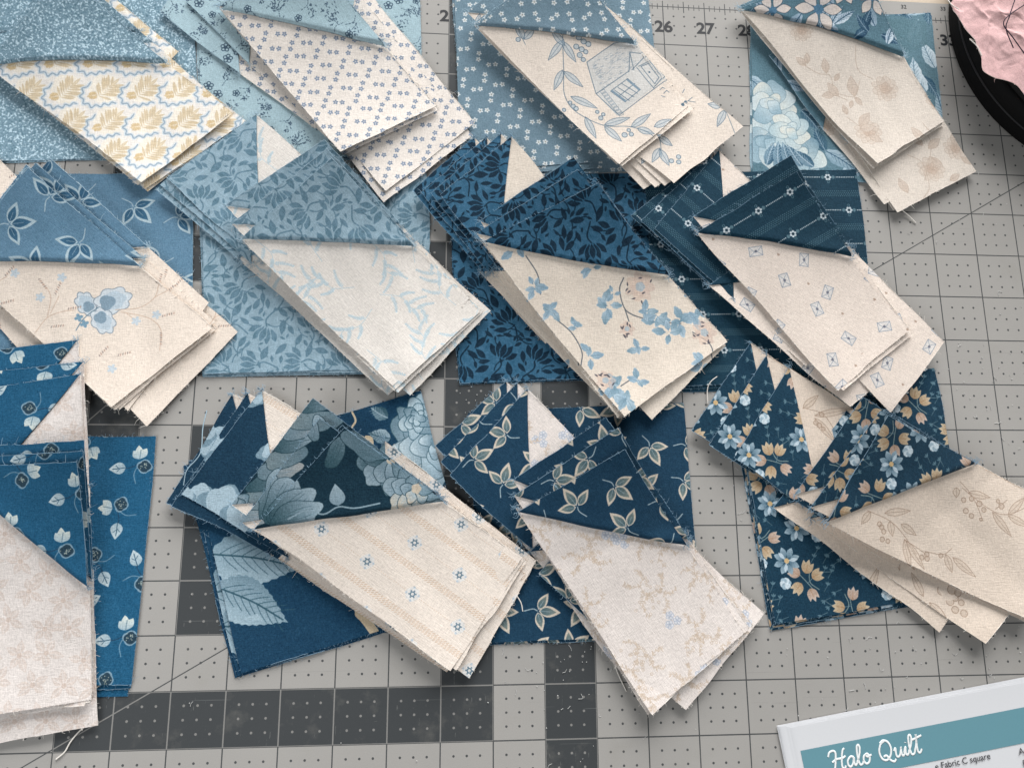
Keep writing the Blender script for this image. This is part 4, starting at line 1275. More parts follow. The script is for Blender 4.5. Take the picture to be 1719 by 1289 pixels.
# corners run top left, top right, bottom right, bottom left as each piece lies, in inches
SQUARES = [
    (((-12.741, 16.686, 0.014), (-7.792, 17.04, 0.014), (-7.307, 11.737, 0.014), (-12.054, 11.427, 0.014)), 'speckle', 0.065, (0.147, 0.29), 100, 'second speckled dusty blue square in the flat pile under the gold fan-leaf cream strips', 'charm squares under the strips', 0.5, False, False),
    (((-12.701, 16.747, 0.033), (-7.827, 17.068, 0.033), (-7.292, 11.783, 0.033), (-11.99, 11.473, 0.033)), 'speckle', 0.066, (0.354, 0.531), 103, 'uppermost speckled dusty blue square in the flat pile under the gold fan-leaf cream strips', 'charm squares under the strips', 0.5, True, False),
    (((-7.75, 17.012, 0.014), (-2.768, 17.385, 0.014), (-2.547, 11.885, 0.014), (-7.278, 11.683, 0.014)), 'vinesketch', 0.043, (0.214, -0.195), 172, 'second pale blue sketched-vine square in the flat pile under the cream tiny-flower strips', 'charm squares under the strips', 1.0, False, False),
    (((-7.697, 17.076, 0.033), (-2.727, 17.403, 0.033), (-2.508, 11.962, 0.033), (-7.241, 11.757, 0.033)), 'vinesketch', 0.043, (-0.228, 0.382), 175, 'uppermost pale blue sketched-vine square in the flat pile under the cream tiny-flower strips', 'charm squares under the strips', 1.0, True, False),
    (((-2.05, 17.384, 0.014), (2.465, 17.843, 0.014), (2.803, 11.837, 0.014), (-1.581, 11.469, 0.014)), 'daisypair', 0.084, (-0.053, -0.094), 266, 'third dusty blue white-flower square in the flat pile under the cream cottage-print strips', 'charm squares under the strips', 1.0, False, False),
    (((-2.008, 17.418, 0.033), (2.505, 17.879, 0.033), (2.844, 11.958, 0.033), (-1.556, 11.516, 0.033)), 'daisypair', 0.1, (-0.533, 0.499), 269, 'second dusty blue white-flower square in the flat pile under the cream cottage-print strips', 'charm squares under the strips', 1.0, False, False),
    (((-1.912, 17.44, 0.052), (2.559, 17.898, 0.052), (2.888, 12.153, 0.052), (-1.726, 11.585, 0.052)), 'daisypair', 0.122, (-0.561, -0.008), 272, 'uppermost dusty blue white-flower square in the flat pile under the cream cottage-print strips', 'charm squares under the strips', 1.0, True, False),
    (((5.081, 15.779, 0.014), (9.628, 16.192, 0.014), (9.486, 11.644, 0.014), (4.843, 11.749, 0.014)), 'bouquet', -0.023, (0.0, 0.208), 363, 'second teal bouquet square in the flat pile under the cream taupe-rose strips', 'charm squares under the strips', 0.4, False, False),
    (((5.118, 15.799, 0.033), (9.637, 16.113, 0.033), (9.523, 11.695, 0.033), (4.873, 11.683, 0.033)), 'bouquet', 0.0, (0, 0), 366, 'uppermost teal bouquet square in the flat pile under the cream taupe-rose strips', 'charm squares under the strips', 0.4, True, False),
    (((-11.767, 11.116, 0.014), (-7.451, 11.361, 0.014), (-7.096, 7.155, 0.014), (-11.199, 7.018, 0.014)), 'bluetrio', 0.033, (0.262, -0.151), 446, 'second mid blue leaf-outline square in the flat pile under the cream butterfly-flower strips', 'charm squares under the strips', 1.0, False, False),
    (((-11.717, 11.175, 0.033), (-7.386, 11.395, 0.033), (-7.06, 7.225, 0.033), (-11.173, 7.075, 0.033)), 'bluetrio', 0.036, (-0.179, 0.543), 449, 'uppermost mid blue leaf-outline square in the flat pile under the cream butterfly-flower strips', 'charm squares under the strips', 1.0, True, False),
    (((-7.23, 11.192, 0.014), (-2.489, 11.521, 0.014), (-2.303, 7.114, 0.014), (-6.849, 6.973, 0.014)), 'tulip_pale', 0.031, (-0.454, 0.146), 529, 'third dusty blue tonal tulip square in the flat pile under the cream pale-sprig strips', 'charm squares under the strips', 1.0, False, False),
    (((-7.202, 11.224, 0.033), (-2.462, 11.541, 0.033), (-2.279, 7.161, 0.033), (-6.834, 7.006, 0.033)), 'tulip_pale', 0.034, (-0.068, -0.248), 532, 'second dusty blue tonal tulip square in the flat pile under the cream pale-sprig strips', 'charm squares under the strips', 1.0, False, False),
    (((-7.174, 11.256, 0.052), (-2.437, 11.56, 0.052), (-2.255, 7.207, 0.052), (-6.807, 7.039, 0.052)), 'tulip_pale', 0.037, (0.338, 0.392), 535, 'uppermost dusty blue tonal tulip square in the flat pile under the cream pale-sprig strips', 'charm squares under the strips', 1.0, True, False),
    (((-2.009, 11.454, 0.014), (2.444, 11.709, 0.014), (2.508, 7.057, 0.014), (-1.699, 6.87, 0.014)), 'tulip_navy', 0.044, (0.279, -0.279), 648, 'second deep blue tulip square in the flat pile under the cream blue-vine strips', 'charm squares under the strips', 1.0, False, True),
    (((-1.984, 11.487, 0.033), (2.468, 11.743, 0.033), (2.53, 7.092, 0.033), (-1.675, 6.904, 0.033)), 'tulip_navy', 0.045, (-0.498, -0.524), 651, 'uppermost deep blue tulip square in the flat pile under the cream blue-vine strips', 'charm squares under the strips', 1.0, True, True),
    (((2.386, 11.606, 0.014), (7.281, 11.893, 0.014), (7.354, 6.915, 0.014), (2.366, 6.735, 0.014)), 'stripe_navy', 0.036, (-0.138, 0.418), 775, 'third navy dotted-stripe square in the flat pile under the cream envelope-print strips', 'charm squares under the strips', 1.0, False, True),
    (((2.411, 11.669, 0.033), (7.304, 11.943, 0.033), (7.377, 6.977, 0.033), (2.39, 6.808, 0.033)), 'stripe_navy', 0.034, (0.534, -0.085), 778, 'second navy dotted-stripe square in the flat pile under the cream envelope-print strips', 'charm squares under the strips', 1.0, False, True),
    (((2.422, 11.732, 0.052), (7.327, 11.993, 0.052), (7.399, 7.039, 0.052), (2.413, 6.881, 0.052)), 'stripe_navy', 0.032, (0.353, 0.3), 781, 'uppermost navy dotted-stripe square in the flat pile under the cream envelope-print strips', 'charm squares under the strips', 1.0, True, True),
    (((-12.443, 5.678, 0.014), (-7.73, 5.737, 0.014), (-7.758, 0.941, 0.014), (-12.01, 0.957, 0.014)), 'snowberry', -0.004, (0.342, -0.211), 883, 'third bright blue snowberry square in the flat pile under the plain beige blotch strips', 'charm squares under the strips', 1.0, False, True),
    (((-12.412, 5.699, 0.033), (-7.691, 5.758, 0.033), (-7.72, 1.078, 0.033), (-11.978, 1.031, 0.033)), 'snowberry', 0.011, (-0.055, -0.312), 886, 'second bright blue snowberry square in the flat pile under the plain beige blotch strips', 'charm squares under the strips', 1.0, False, True),
    (((-12.37, 5.72, 0.052), (-7.651, 5.768, 0.052), (-7.688, 1.154, 0.052), (-11.957, 1.115, 0.052)), 'snowberry', 0.009, (0.592, -0.56), 889, 'uppermost bright blue snowberry square in the flat pile under the plain beige blotch strips', 'charm squares under the strips', 1.0, True, True),
    (((-7.094, 5.187, 0.014), (-2.685, 6.685, 0.014), (-1.419, 2.479, 0.014), (-5.854, 1.218, 0.014)), 'peony', 0.277, (-0.171, -0.092), 991, 'third navy peony square in the flat pile under the cream star-stripe strips', 'charm squares under the strips', 1.0, False, True),
    (((-7.014, 5.255, 0.033), (-2.587, 6.707, 0.033), (-1.374, 2.524, 0.033), (-5.798, 1.262, 0.033)), 'peony', 0.278, (0.322, 0.027), 994, 'second navy peony square in the flat pile under the cream star-stripe strips', 'charm squares under the strips', 1.0, False, True),
    (((-6.932, 5.3, 0.052), (-2.502, 6.729, 0.052), (-1.305, 2.57, 0.052), (-5.73, 1.306, 0.052)), 'peony', 0.0, (0, 0), 997, 'uppermost navy peony square in the flat pile under the cream star-stripe strips', 'charm squares under the strips', 1.0, True, True),
    (((-1.524, 6.273, 0.014), (2.967, 6.473, 0.014), (3.13, 1.821, 0.014), (-1.197, 1.742, 0.014)), 'navytrio', 0.018, (-0.165, -0.204), 1110, 'second navy leaf-trio square in the flat pile under the cream taupe-ditsy strips', 'charm squares under the strips', 1.0, False, True),
    (((-1.463, 6.32, 0.033), (3.002, 6.521, 0.033), (3.163, 1.868, 0.033), (-1.151, 1.787, 0.033)), 'navytrio', 0.019, (-0.585, 0.101), 1113, 'uppermost navy leaf-trio square in the flat pile under the cream taupe-ditsy strips', 'charm squares under the strips', 1.0, True, True),
    (((4.012, 6.725, 0.014), (8.528, 7.246, 0.014), (8.893, 2.546, 0.014), (4.564, 1.925, 0.014)), 'goldbud', 0.142, (0.104, -0.378), 1226, 'fourth navy gold-bud square in the flat pile under the cream line-leaf strips', 'charm squares under the strips', 1.0, False, True),
    (((4.047, 6.761, 0.033), (8.561, 7.282, 0.033), (8.925, 2.594, 0.033), (4.596, 1.972, 0.033)), 'goldbud', 0.143, (-0.133, -0.219), 1229, 'third navy gold-bud square in the flat pile under the cream line-leaf strips', 'charm squares under the strips', 1.0, False, True),
    (((4.067, 6.783, 0.052), (8.594, 7.318, 0.052), (8.956, 2.631, 0.052), (4.616, 2.008, 0.052)), 'goldbud', 0.142, (-0.568, -0.226), 1232, 'second navy gold-bud square in the flat pile under the cream line-leaf strips', 'charm squares under the strips', 1.0, False, True),
    (((4.1, 6.805, 0.071), (8.611, 7.341, 0.071), (8.973, 2.667, 0.071), (4.647, 2.044, 0.071)), 'goldbud', 0.143, (-0.141, -0.029), 1235, 'uppermost navy gold-bud square in the flat pile under the cream line-leaf strips', 'charm squares under the strips', 1.0, True, True),
]
STRIPS = [
    ('A', ((-13.063, 15.453, 0.126), (-11.848, 17.628, 0.14), (-7.872, 14.169, 0.075), (-9.527, 11.977, 0.075)), 0.408, 0.008, 0.0, (1.0, 0.7), 'speckle', 'fanleaf', -0.777, (-0.373, -0.498), 0.0, (-1.351, 1.552), 106, 'sixth strip from the top of the gold fan-leaf cream and speckled dusty blue pile', 'patchwork strips stacked on the mat', 0.7, False, False, False),
    ('B', ((-11.868, 13.843, 0.152), (-10.562, 16.206, 0.382), (-6.397, 12.617, 0.087), (-8.256, 10.896, 0.087)), 0.528, 0.008, 0.02, (1.0, 0.7), 'speckle', 'fanleaf', 1.066, (-0.285, 0.482), 0.0, (-0.213, 0.218), 117, 'fifth strip from the top of the gold fan-leaf cream and speckled dusty blue pile', 'patchwork strips stacked on the mat', 0.7, False, False, False),
    ('B', ((-12.149, 14.303, 0.184), (-10.925, 16.488, 0.459), (-6.326, 12.577, 0.099), (-8.283, 10.933, 0.099)), 0.489, 0.008, 0.04, (1.0, 0.7), 'speckle', 'fanleaf', 1.06, (0.461, 0.039), 0.0, (-0.179, 0.477), 128, 'fourth strip from the top of the gold fan-leaf cream and speckled dusty blue pile', 'patchwork strips stacked on the mat', 0.7, False, False, False),
    ('B', ((-11.774, 13.747, 0.216), (-10.302, 15.743, 0.536), (-6.657, 12.624, 0.111), (-8.405, 10.993, 0.111)), 0.587, 0.008, 0.1, (1.0, 0.7), 'speckle', 'fanleaf', 0.935, (0.441, 0.191), 0.0, (-0.067, 0.068), 139, 'third strip from the top of the gold fan-leaf cream and speckled dusty blue pile', 'patchwork strips stacked on the mat', 0.7, True, False, False),
    ('B', ((-11.709, 13.643, 0.248), (-10.182, 15.599, 0.613), (-6.658, 12.676, 0.123), (-8.364, 11.027, 0.123)), 0.593, 0.008, 0.06, (1.0, 0.7), 'speckle', 'fanleaf', 0.908, (-0.201, -0.139), 0.0, (-0.084, 0.054), 150, 'second strip from the top of the gold fan-leaf cream and speckled dusty blue pile', 'patchwork strips stacked on the mat', 0.7, True, False, False),
    ('B', ((-11.655, 13.57, 0.28), (-10.104, 15.465, 0.74), (-6.598, 12.673, 0.135), (-8.293, 11.047, 0.135)), 0.593, 0.0, 0.1, (1.0, 0.7), 'speckle', 'fanleaf', 0.885, (-0.435, -0.199), 0.0, (0, 0), 161, 'uppermost gold fan-leaf cream strip with a speckled dusty blue triangle', 'patchwork strips stacked on the mat', 0.7, True, False, True),
    ('A', ((-8.326, 15.126, 0.12), (-7.143, 17.411, 0.12), (-3.508, 14.609, 0.08), (-4.88, 12.466, 0.08)), 0.517, 0.008, 0.0, (1.0, 0.7), 'vinesketch', 'ditsy', -0.657, (-0.156, -0.145), 0.0, (0.025, 0.276), 178, 'eighth strip from the top of the cream tiny-flower and pale blue sketched-vine pile', 'patchwork strips stacked on the mat', 0.8, True, False, False),
    ('A', ((-7.79, 15.409, 0.158), (-6.396, 17.509, 0.172), (-3.102, 14.312, 0.094), (-4.453, 12.112, 0.094)), 0.434, 0.008, 0.02, (1.0, 0.7), 'vinesketch', 'ditsy', -0.78, (-0.392, 0.248), 0.0, (0.297, 0.36), 189, 'seventh strip from the top of the cream tiny-flower and pale blue sketched-vine pile', 'patchwork strips stacked on the mat', 0.8, True, False, False),
    ('A', ((-6.102, 14.521, 0.12), (-4.087, 16.266, 0.12), (-1.408, 12.733, 0.108), (-3.3, 11.04, 0.108)), 0.569, 0.0, 0.04, (1.0, 0.7), 'vinesketch', 'ditsy', -0.893, (-0.463, 0.446), 0.0, (-0.409, -0.159), 200, 'sixth strip from the top of the cream tiny-flower and pale blue sketched-vine pile', 'patchwork strips stacked on the mat', 0.8, False, False, False),
    ('A', ((-6.0, 14.135, 0.134), (-4.1, 15.915, 0.134), (-1.459, 12.452, 0.122), (-3.321, 10.805, 0.122)), 0.546, 0.0, 0.0, (1.0, 0.7), 'vinesketch', 'ditsy', -0.893, (0.111, 0.418), 0.0, (-0.16, 0.424), 211, 'fifth strip from the top of the cream tiny-flower and pale blue sketched-vine pile', 'patchwork strips stacked on the mat', 0.8, True, False, False),
    ('B', ((-7.063, 15.262, 0.248), (-5.146, 16.567, 0.523), (-2.317, 13.191, 0.136), (-4.369, 12.05, 0.136)), 0.58, 0.008, 0.02, (1.0, 0.7), 'vinesketch', 'ditsy', 0.598, (0.045, -0.188), 0.0, (-0.183, -0.323), 222, 'fourth strip from the top of the cream tiny-flower and pale blue sketched-vine pile', 'patchwork strips stacked on the mat', 0.8, False, False, False),
    ('B', ((-7.058, 15.245, 0.28), (-5.147, 16.556, 0.6), (-2.19, 12.978, 0.15), (-4.215, 11.824, 0.15)), 0.574, 0.008, 0.1, (1.0, 0.7), 'vinesketch', 'ditsy', 0.601, (-0.422, -0.351), 0.0, (0.189, 0.497), 233, 'third strip from the top of the cream tiny-flower and pale blue sketched-vine pile', 'patchwork strips stacked on the mat', 0.8, True, False, False),
    ('B', ((-6.991, 15.215, 0.312), (-5.069, 16.437, 0.677), (-2.22, 13.008, 0.164), (-4.198, 11.892, 0.164)), 0.567, 0.008, 0.06, (1.0, 0.7), 'vinesketch', 'ditsy', 0.566, (-0.338, -0.451), 0.0, (0.487, 0.034), 244, 'second strip from the top of the cream tiny-flower and pale blue sketched-vine pile', 'patchwork strips stacked on the mat', 0.8, True, False, False),
    ('B', ((-6.949, 15.106, 0.344), (-5.005, 16.242, 0.804), (-2.248, 13.036, 0.178), (-4.254, 11.823, 0.178)), 0.579, 0.0, 0.2, (1.0, 0.45), 'vinesketch', 'ditsy', 0.529, (-0.094, -0.263), 0.0, (0.094, 0.326), 255, 'uppermost cream tiny-flower strip with a pale blue sketched-vine triangle', 'patchwork strips stacked on the mat', 0.8, True, False, True),
    ('A', ((-0.307, 14.231, 0.212), (1.362, 15.845, 0.212), (4.192, 12.56, 0.2), (2.298, 11.256, 0.2)), 0.486, 0.0, 0.0, (1.0, 0.7), 'daisypair', 'cottage', -0.852, (-0.387, 0.322), 0.0, (0.9, -0.668), 275, 'eighth strip from the top of the cream cottage-print and dusty blue white-flower pile', 'patchwork strips stacked on the mat', 0.8, False, False, False),
    ('A', ((-0.241, 14.301, 0.224), (1.416, 15.87, 0.224), (4.396, 12.671, 0.212), (2.557, 11.292, 0.212)), 0.473, 0.0, 0.02, (1.0, 0.7), 'daisypair', 'cottage', -0.822, (0.437, 0.368), 0.0, (0.896, -0.535), 286, 'seventh strip from the top of the cream cottage-print and dusty blue white-flower pile', 'patchwork strips stacked on the mat', 0.8, False, False, False),
    ('A', ((-0.201, 14.324, 0.236), (1.442, 15.878, 0.236), (4.529, 12.75, 0.224), (2.763, 11.325, 0.224)), 0.459, 0.0, 0.04, (1.0, 0.7), 'daisypair', 'cottage', -0.791, (0.015, 0.048), 0.0, (1.162, -0.599), 297, 'sixth strip from the top of the cream cottage-print and dusty blue white-flower pile', 'patchwork strips stacked on the mat', 0.8, False, False, False),
    ('A', ((-0.162, 14.333, 0.248), (1.468, 15.886, 0.248), (4.614, 12.804, 0.236), (2.936, 11.348, 0.236)), 0.445, 0.0, 0.08, (1.0, 0.7), 'daisypair', 'cottage', -0.767, (0.295, -0.144), 0.0, (1.018, -0.593), 308, 'fifth strip from the top of the cream cottage-print and dusty blue white-flower pile', 'patchwork strips stacked on the mat', 0.8, True, False, False),
    ('B', ((-1.6, 15.343, 0.328), (0.388, 17.073, 0.603), (3.324, 13.371, 0.248), (1.694, 11.908, 0.248)), 0.529, 0.008, 0.02, (1.0, 0.7), 'daisypair', 'cottage', 0.716, (-0.194, 0.059), 0.0, (-0.116, 0.355), 319, 'fourth strip from the top of the cream cottage-print and dusty blue white-flower pile', 'patchwork strips stacked on the mat', 0.8, False, False, False),
    ('B', ((-1.4, 15.077, 0.36), (0.547, 16.764, 0.68), (3.499, 13.18, 0.26), (1.802, 11.707, 0.26)), 0.547, 0.008, 0.1, (1.0, 0.7), 'daisypair', 'cottage', 0.714, (-0.235, 0.481), 0.0, (-0.047, 0.014), 330, 'third strip from the top of the cream cottage-print and dusty blue white-flower pile', 'patchwork strips stacked on the mat', 0.8, True, False, False),
    ('B', ((-1.432, 14.997, 0.392), (0.621, 16.646, 0.757), (3.353, 13.263, 0.272), (1.683, 11.754, 0.272)), 0.559, 0.008, 0.06, (1.0, 0.7), 'daisypair', 'cottage', 0.677, (-0.16, -0.321), 0.0, (-0.004, 0.107), 341, 'second strip from the top of the cream cottage-print and dusty blue white-flower pile', 'patchwork strips stacked on the mat', 0.8, True, False, False),
    ('B', ((-1.361, 14.938, 0.424), (0.594, 16.485, 0.884), (3.37, 13.228, 0.284), (1.729, 11.722, 0.284)), 0.562, 0.0, 0.1, (1.0, 0.7), 'daisypair', 'cottage', 0.67, (0.274, -0.174), 0.0, (0, 0), 352, 'uppermost cream cottage-print strip with a dusty blue white-flower triangle', 'patchwork strips stacked on the mat', 0.8, True, False, True),
    ('A', ((5.421, 14.726, 0.126), (7.509, 16.252, 0.14), (9.957, 12.255, 0.075), (7.877, 11.138, 0.075)), 0.486, 0.008, 0.0, (1.0, 0.7), 'bouquet_tri', 'taupe_rose', 0.0, (0.389, -0.826), 0.0, (0.238, -0.885), 369, 'seventh strip from the top of the cream taupe-rose and teal bouquet pile', 'patchwork strips stacked on the mat', 0.6, True, False, False),
    ('A', ((6.075, 14.513, 0.099), (8.169, 15.676, 0.099), (10.085, 12.037, 0.087), (8.067, 10.985, 0.087)), 0.502, 0.0, 0.02, (1.0, 0.7), 'bouquet_tri', 'taupe_rose', 0.0, (0.832, -1.062), 0.0, (0.708, -1.087), 380, 'sixth strip from the top of the cream taupe-rose and teal bouquet pile', 'patchwork strips stacked on the mat', 0.6, False, False, False),
    ('A', ((6.207, 14.604, 0.111), (8.276, 15.77, 0.111), (10.157, 11.993, 0.099), (8.134, 10.925, 0.099)), 0.49, 0.0, 0.05, (1.0, 0.7), 'bouquet_tri', 'taupe_rose', 0.0, (0.881, -1.049), 0.0, (0.781, -1.104), 391, 'fifth strip from the top of the cream taupe-rose and teal bouquet pile', 'patchwork strips stacked on the mat', 0.6, True, False, False),
    ('B', ((4.753, 15.925, 0.216), (7.591, 17.349, 0.491), (9.442, 13.212, 0.111), (7.739, 12.17, 0.111)), 0.572, 0.008, 0.0, (1.0, 0.7), 'bouquet_tri', 'taupe_rose', 0.0, (0.116, 0.184), 0.0, (-0.062, 0.116), 402, 'fourth strip from the top of the cream taupe-rose and teal bouquet pile', 'patchwork strips stacked on the mat', 0.6, False, False, False),
    ('B', ((4.726, 15.869, 0.248), (7.544, 17.293, 0.568), (9.416, 13.092, 0.123), (7.626, 11.931, 0.123)), 0.566, 0.008, 0.1, (1.0, 0.7), 'bouquet_tri', 'taupe_rose', 0.0, (-0.102, -0.026), 0.0, (-0.103, 0.1), 413, 'third strip from the top of the cream taupe-rose and teal bouquet pile', 'patchwork strips stacked on the mat', 0.6, True, False, False),
    ('B', ((4.764, 15.831, 0.28), (7.56, 17.134, 0.645), (9.5, 13.13, 0.135), (7.829, 12.024, 0.135)), 0.573, 0.008, 0.06, (1.0, 0.7), 'bouquet_tri', 'taupe_rose', 0.0, (-0.029, 0.118), 0.0, (0.123, 0.132), 424, 'second strip from the top of the cream taupe-rose and teal bouquet pile', 'patchwork strips stacked on the mat', 0.6, True, False, False),
    ('B', ((4.805, 15.76, 0.312), (7.491, 16.989, 0.772), (9.424, 13.153, 0.147), (7.669, 11.996, 0.147)), 0.578, 0.0, 0.15, (1.2, 0.6), 'bouquet_tri', 'taupe_rose', 0.0, (0, 0), 0.0, (0, 0), 435, 'uppermost cream taupe-rose strip with a teal bouquet triangle', 'patchwork strips stacked on the mat', 0.6, True, False, True),
    ('A', ((-12.76, 9.925, 0.126), (-11.597, 11.82, 0.14), (-8.336, 8.844, 0.075), (-9.802, 6.842, 0.075)), 0.444, 0.008, 0.0, (1.0, 0.7), 'bluetrio', 'butterfly', -0.806, (0.109, -0.149), 0.0, (-1.263, 0.802), 452, 'seventh strip from the top of the cream butterfly-flower and mid blue leaf-outline pile', 'patchwork strips stacked on the mat', 1.1, True, False, False),
    ('A', ((-10.847, 8.655, 0.099), (-9.391, 10.729, 0.099), (-6.218, 7.891, 0.087), (-7.804, 5.948, 0.087)), 0.544, 0.0, 0.02, (1.0, 0.7), 'bluetrio', 'butterfly', -0.727, (-0.392, 0.066), 0.0, (0.824, -0.192), 463, 'sixth strip from the top of the cream butterfly-flower and mid blue leaf-outline pile', 'patchwork strips stacked on the mat', 1.1, True, False, False),
    ('B', ((-11.845, 9.323, 0.184), (-10.534, 11.263, 0.414), (-6.62, 7.936, 0.1), (-8.418, 6.261, 0.1)), 0.583, 0.008, 0.1, (1.0, 0.7), 'bluetrio', 'butterfly', 0.977, (0.129, 0.391), 0.0, (-0.036, 0.2), 474, 'fifth strip from the top of the cream butterfly-flower and mid blue leaf-outline pile', 'patchwork strips stacked on the mat', 1.1, False, False, False),
    ('B', ((-11.786, 9.255, 0.216), (-10.481, 11.161, 0.491), (-6.644, 7.947, 0.113), (-8.482, 6.287, 0.113)), 0.582, 0.008, 0.06, (1.0, 0.7), 'bluetrio', 'butterfly', 0.97, (-0.274, -0.209), 0.0, (-0.156, -0.04), 485, 'fourth strip from the top of the cream butterfly-flower and mid blue leaf-outline pile', 'patchwork strips stacked on the mat', 1.1, False, False, False),
    ('B', ((-11.425, 9.404, 0.248), (-10.01, 11.331, 0.568), (-6.792, 8.5, 0.125), (-8.19, 6.247, 0.125)), 0.598, 0.008, 0.02, (1.0, 0.7), 'bluetrio', 'butterfly', 0.937, (0.461, 0.414), 0.0, (0.079, 0.193), 496, 'third strip from the top of the cream butterfly-flower and mid blue leaf-outline pile', 'patchwork strips stacked on the mat', 1.1, True, False, False),
    ('B', ((-11.675, 9.298, 0.28), (-10.231, 11.179, 0.645), (-6.638, 8.091, 0.138), (-8.347, 6.264, 0.138)), 0.587, 0.008, 0.04, (1.0, 0.7), 'bluetrio', 'butterfly', 0.916, (0.481, -0.004), 0.0, (0.035, 0.091), 507, 'second strip from the top of the cream butterfly-flower and mid blue leaf-outline pile', 'patchwork strips stacked on the mat', 1.1, True, False, False),
    ('B', ((-11.708, 9.185, 0.312), (-10.295, 11.008, 0.772), (-6.67, 7.938, 0.15), (-8.478, 6.298, 0.15)), 0.589, 0.0, 0.1, (1.0, 0.7), 'bluetrio', 'butterfly', 0.911, (0.484, -0.008), 0.0, (0, 0), 518, 'uppermost cream butterfly-flower strip with a mid blue leaf-outline triangle', 'patchwork strips stacked on the mat', 1.1, True, False, True),
    ('A', ((-8.04, 10.924, 0.176), (-6.316, 12.484, 0.19), (-2.545, 9.102, 0.075), (-4.259, 7.754, 0.075)), 0.478, 0.008, 0.0, (1.0, 0.7), 'tulip_pale', 'sprigs', -0.698, (-0.473, -0.15), -0.698, (0.182, 0.313), 538, 'tenth strip from the top of the cream pale-sprig and dusty blue tonal tulip pile', 'patchwork strips stacked on the mat', 1.1, True, False, False),
    ('A', ((-7.942, 11.032, 0.208), (-6.19, 12.583, 0.222), (-2.534, 9.251, 0.087), (-4.208, 7.796, 0.087)), 0.516, 0.008, 0.02, (1.0, 0.7), 'tulip_pale', 'sprigs', -0.714, (-0.368, -0.497), -0.714, (0.053, 0.186), 549, 'ninth strip from the top of the cream pale-sprig and dusty blue tonal tulip pile', 'patchwork strips stacked on the mat', 1.1, False, False, False),
    ('A', ((-7.832, 11.14, 0.24), (-6.075, 12.666, 0.254), (-2.462, 9.428, 0.1), (-4.113, 7.941, 0.1)), 0.548, 0.008, 0.04, (1.0, 0.7), 'tulip_pale', 'sprigs', -0.71, (-0.392, 0.187), -0.71, (-0.309, -0.07), 560, 'eighth strip from the top of the cream pale-sprig and dusty blue tonal tulip pile', 'patchwork strips stacked on the mat', 1.1, True, False, False),
    ('B', ((-6.315, 9.492, 0.124), (-4.607, 11.309, 0.124), (-1.352, 8.304, 0.113), (-3.124, 6.637, 0.113)), 0.483, 0.0, 0.0, (1.0, 0.7), 'tulip_pale', 'sprigs', 0.817, (0.308, 0.095), -0.73, (0.189, 0.453), 571, 'seventh strip from the top of the cream pale-sprig and dusty blue tonal tulip pile', 'patchwork strips stacked on the mat', 1.1, False, False, False),
    ('A', ((-5.811, 9.591, 0.137), (-4.041, 11.323, 0.137), (-1.078, 8.418, 0.125), (-2.701, 6.61, 0.125)), 0.514, 0.0, 0.02, (1.0, 0.7), 'tulip_pale', 'sprigs', -0.764, (0.149, 0.359), -0.764, (0.341, -0.024), 582, 'sixth strip from the top of the cream pale-sprig and dusty blue tonal tulip pile', 'patchwork strips stacked on the mat', 1.1, True, False, False),
    ('B', ((-6.268, 9.878, 0.33), (-4.429, 11.618, 0.56), (-1.239, 8.378, 0.138), (-2.936, 6.655, 0.138)), 0.535, 0.008, 0.1, (1.0, 0.7), 'tulip_pale', 'sprigs', 0.758, (0.182, 0.22), -0.769, (0.399, -0.035), 593, 'fifth strip from the top of the cream pale-sprig and dusty blue tonal tulip pile', 'patchwork strips stacked on the mat', 1.1, False, False, False),
    ('B', ((-6.232, 9.851, 0.362), (-4.44, 11.57, 0.637), (-1.364, 8.377, 0.15), (-3.021, 6.682, 0.15)), 0.547, 0.008, 0.06, (1.0, 0.7), 'tulip_pale', 'sprigs', 0.765, (0.258, -0.196), -0.779, (-0.497, 0.279), 604, 'fourth strip from the top of the cream pale-sprig and dusty blue tonal tulip pile', 'patchwork strips stacked on the mat', 1.1, False, False, False),
    ('B', ((-6.537, 10.512, 0.394), (-4.552, 11.886, 0.714), (-1.48, 8.698, 0.163), (-3.101, 6.895, 0.163)), 0.519, 0.008, 0.02, (1.0, 0.7), 'tulip_pale', 'sprigs', 0.606, (0.082, 0.148), -0.811, (-0.028, -0.189), 615, 'third strip from the top of the cream pale-sprig and dusty blue tonal tulip pile', 'patchwork strips stacked on the mat', 1.1, True, False, False),
    ('B', ((-6.382, 10.097, 0.426), (-4.458, 11.646, 0.791), (-1.38, 8.536, 0.175), (-3.037, 6.79, 0.175)), 0.528, 0.008, 0.04, (1.0, 0.7), 'tulip_pale', 'sprigs', 0.678, (-0.335, 0.195), -0.78, (0.389, 0.473), 626, 'second strip from the top of the cream pale-sprig and dusty blue tonal tulip pile', 'patchwork strips stacked on the mat', 1.1, True, False, False),
    ('B', ((-6.162, 9.766, 0.458), (-4.343, 11.37, 0.918), (-1.282, 8.387, 0.188), (-2.997, 6.71, 0.188)), 0.546, 0.0, 0.06, (1.0, 0.7), 'tulip_pale', 'sprigs', 0.723, (0.038, -0.074), -0.768, (0.041, -0.451), 637, 'uppermost cream pale-sprig strip with a dusty blue tonal tulip triangle', 'patchwork strips stacked on the mat', 1.1, True, False, True),
    ('A', ((-2.726, 11.039, 0.246), (-1.424, 12.319, 0.26), (1.72, 9.064, 0.075), (0.089, 7.757, 0.075)), 0.548, 0.008, 0.0, (1.0, 0.7), 'tulip_navy', 'bluevine', -0.862, (0.246, -0.22), 0.0, (-1.921, 1.415), 654, 'eleventh strip from the top of the cream blue-vine and deep blue tulip pile', 'patchwork strips stacked on the mat', 1.3, True, True, False),
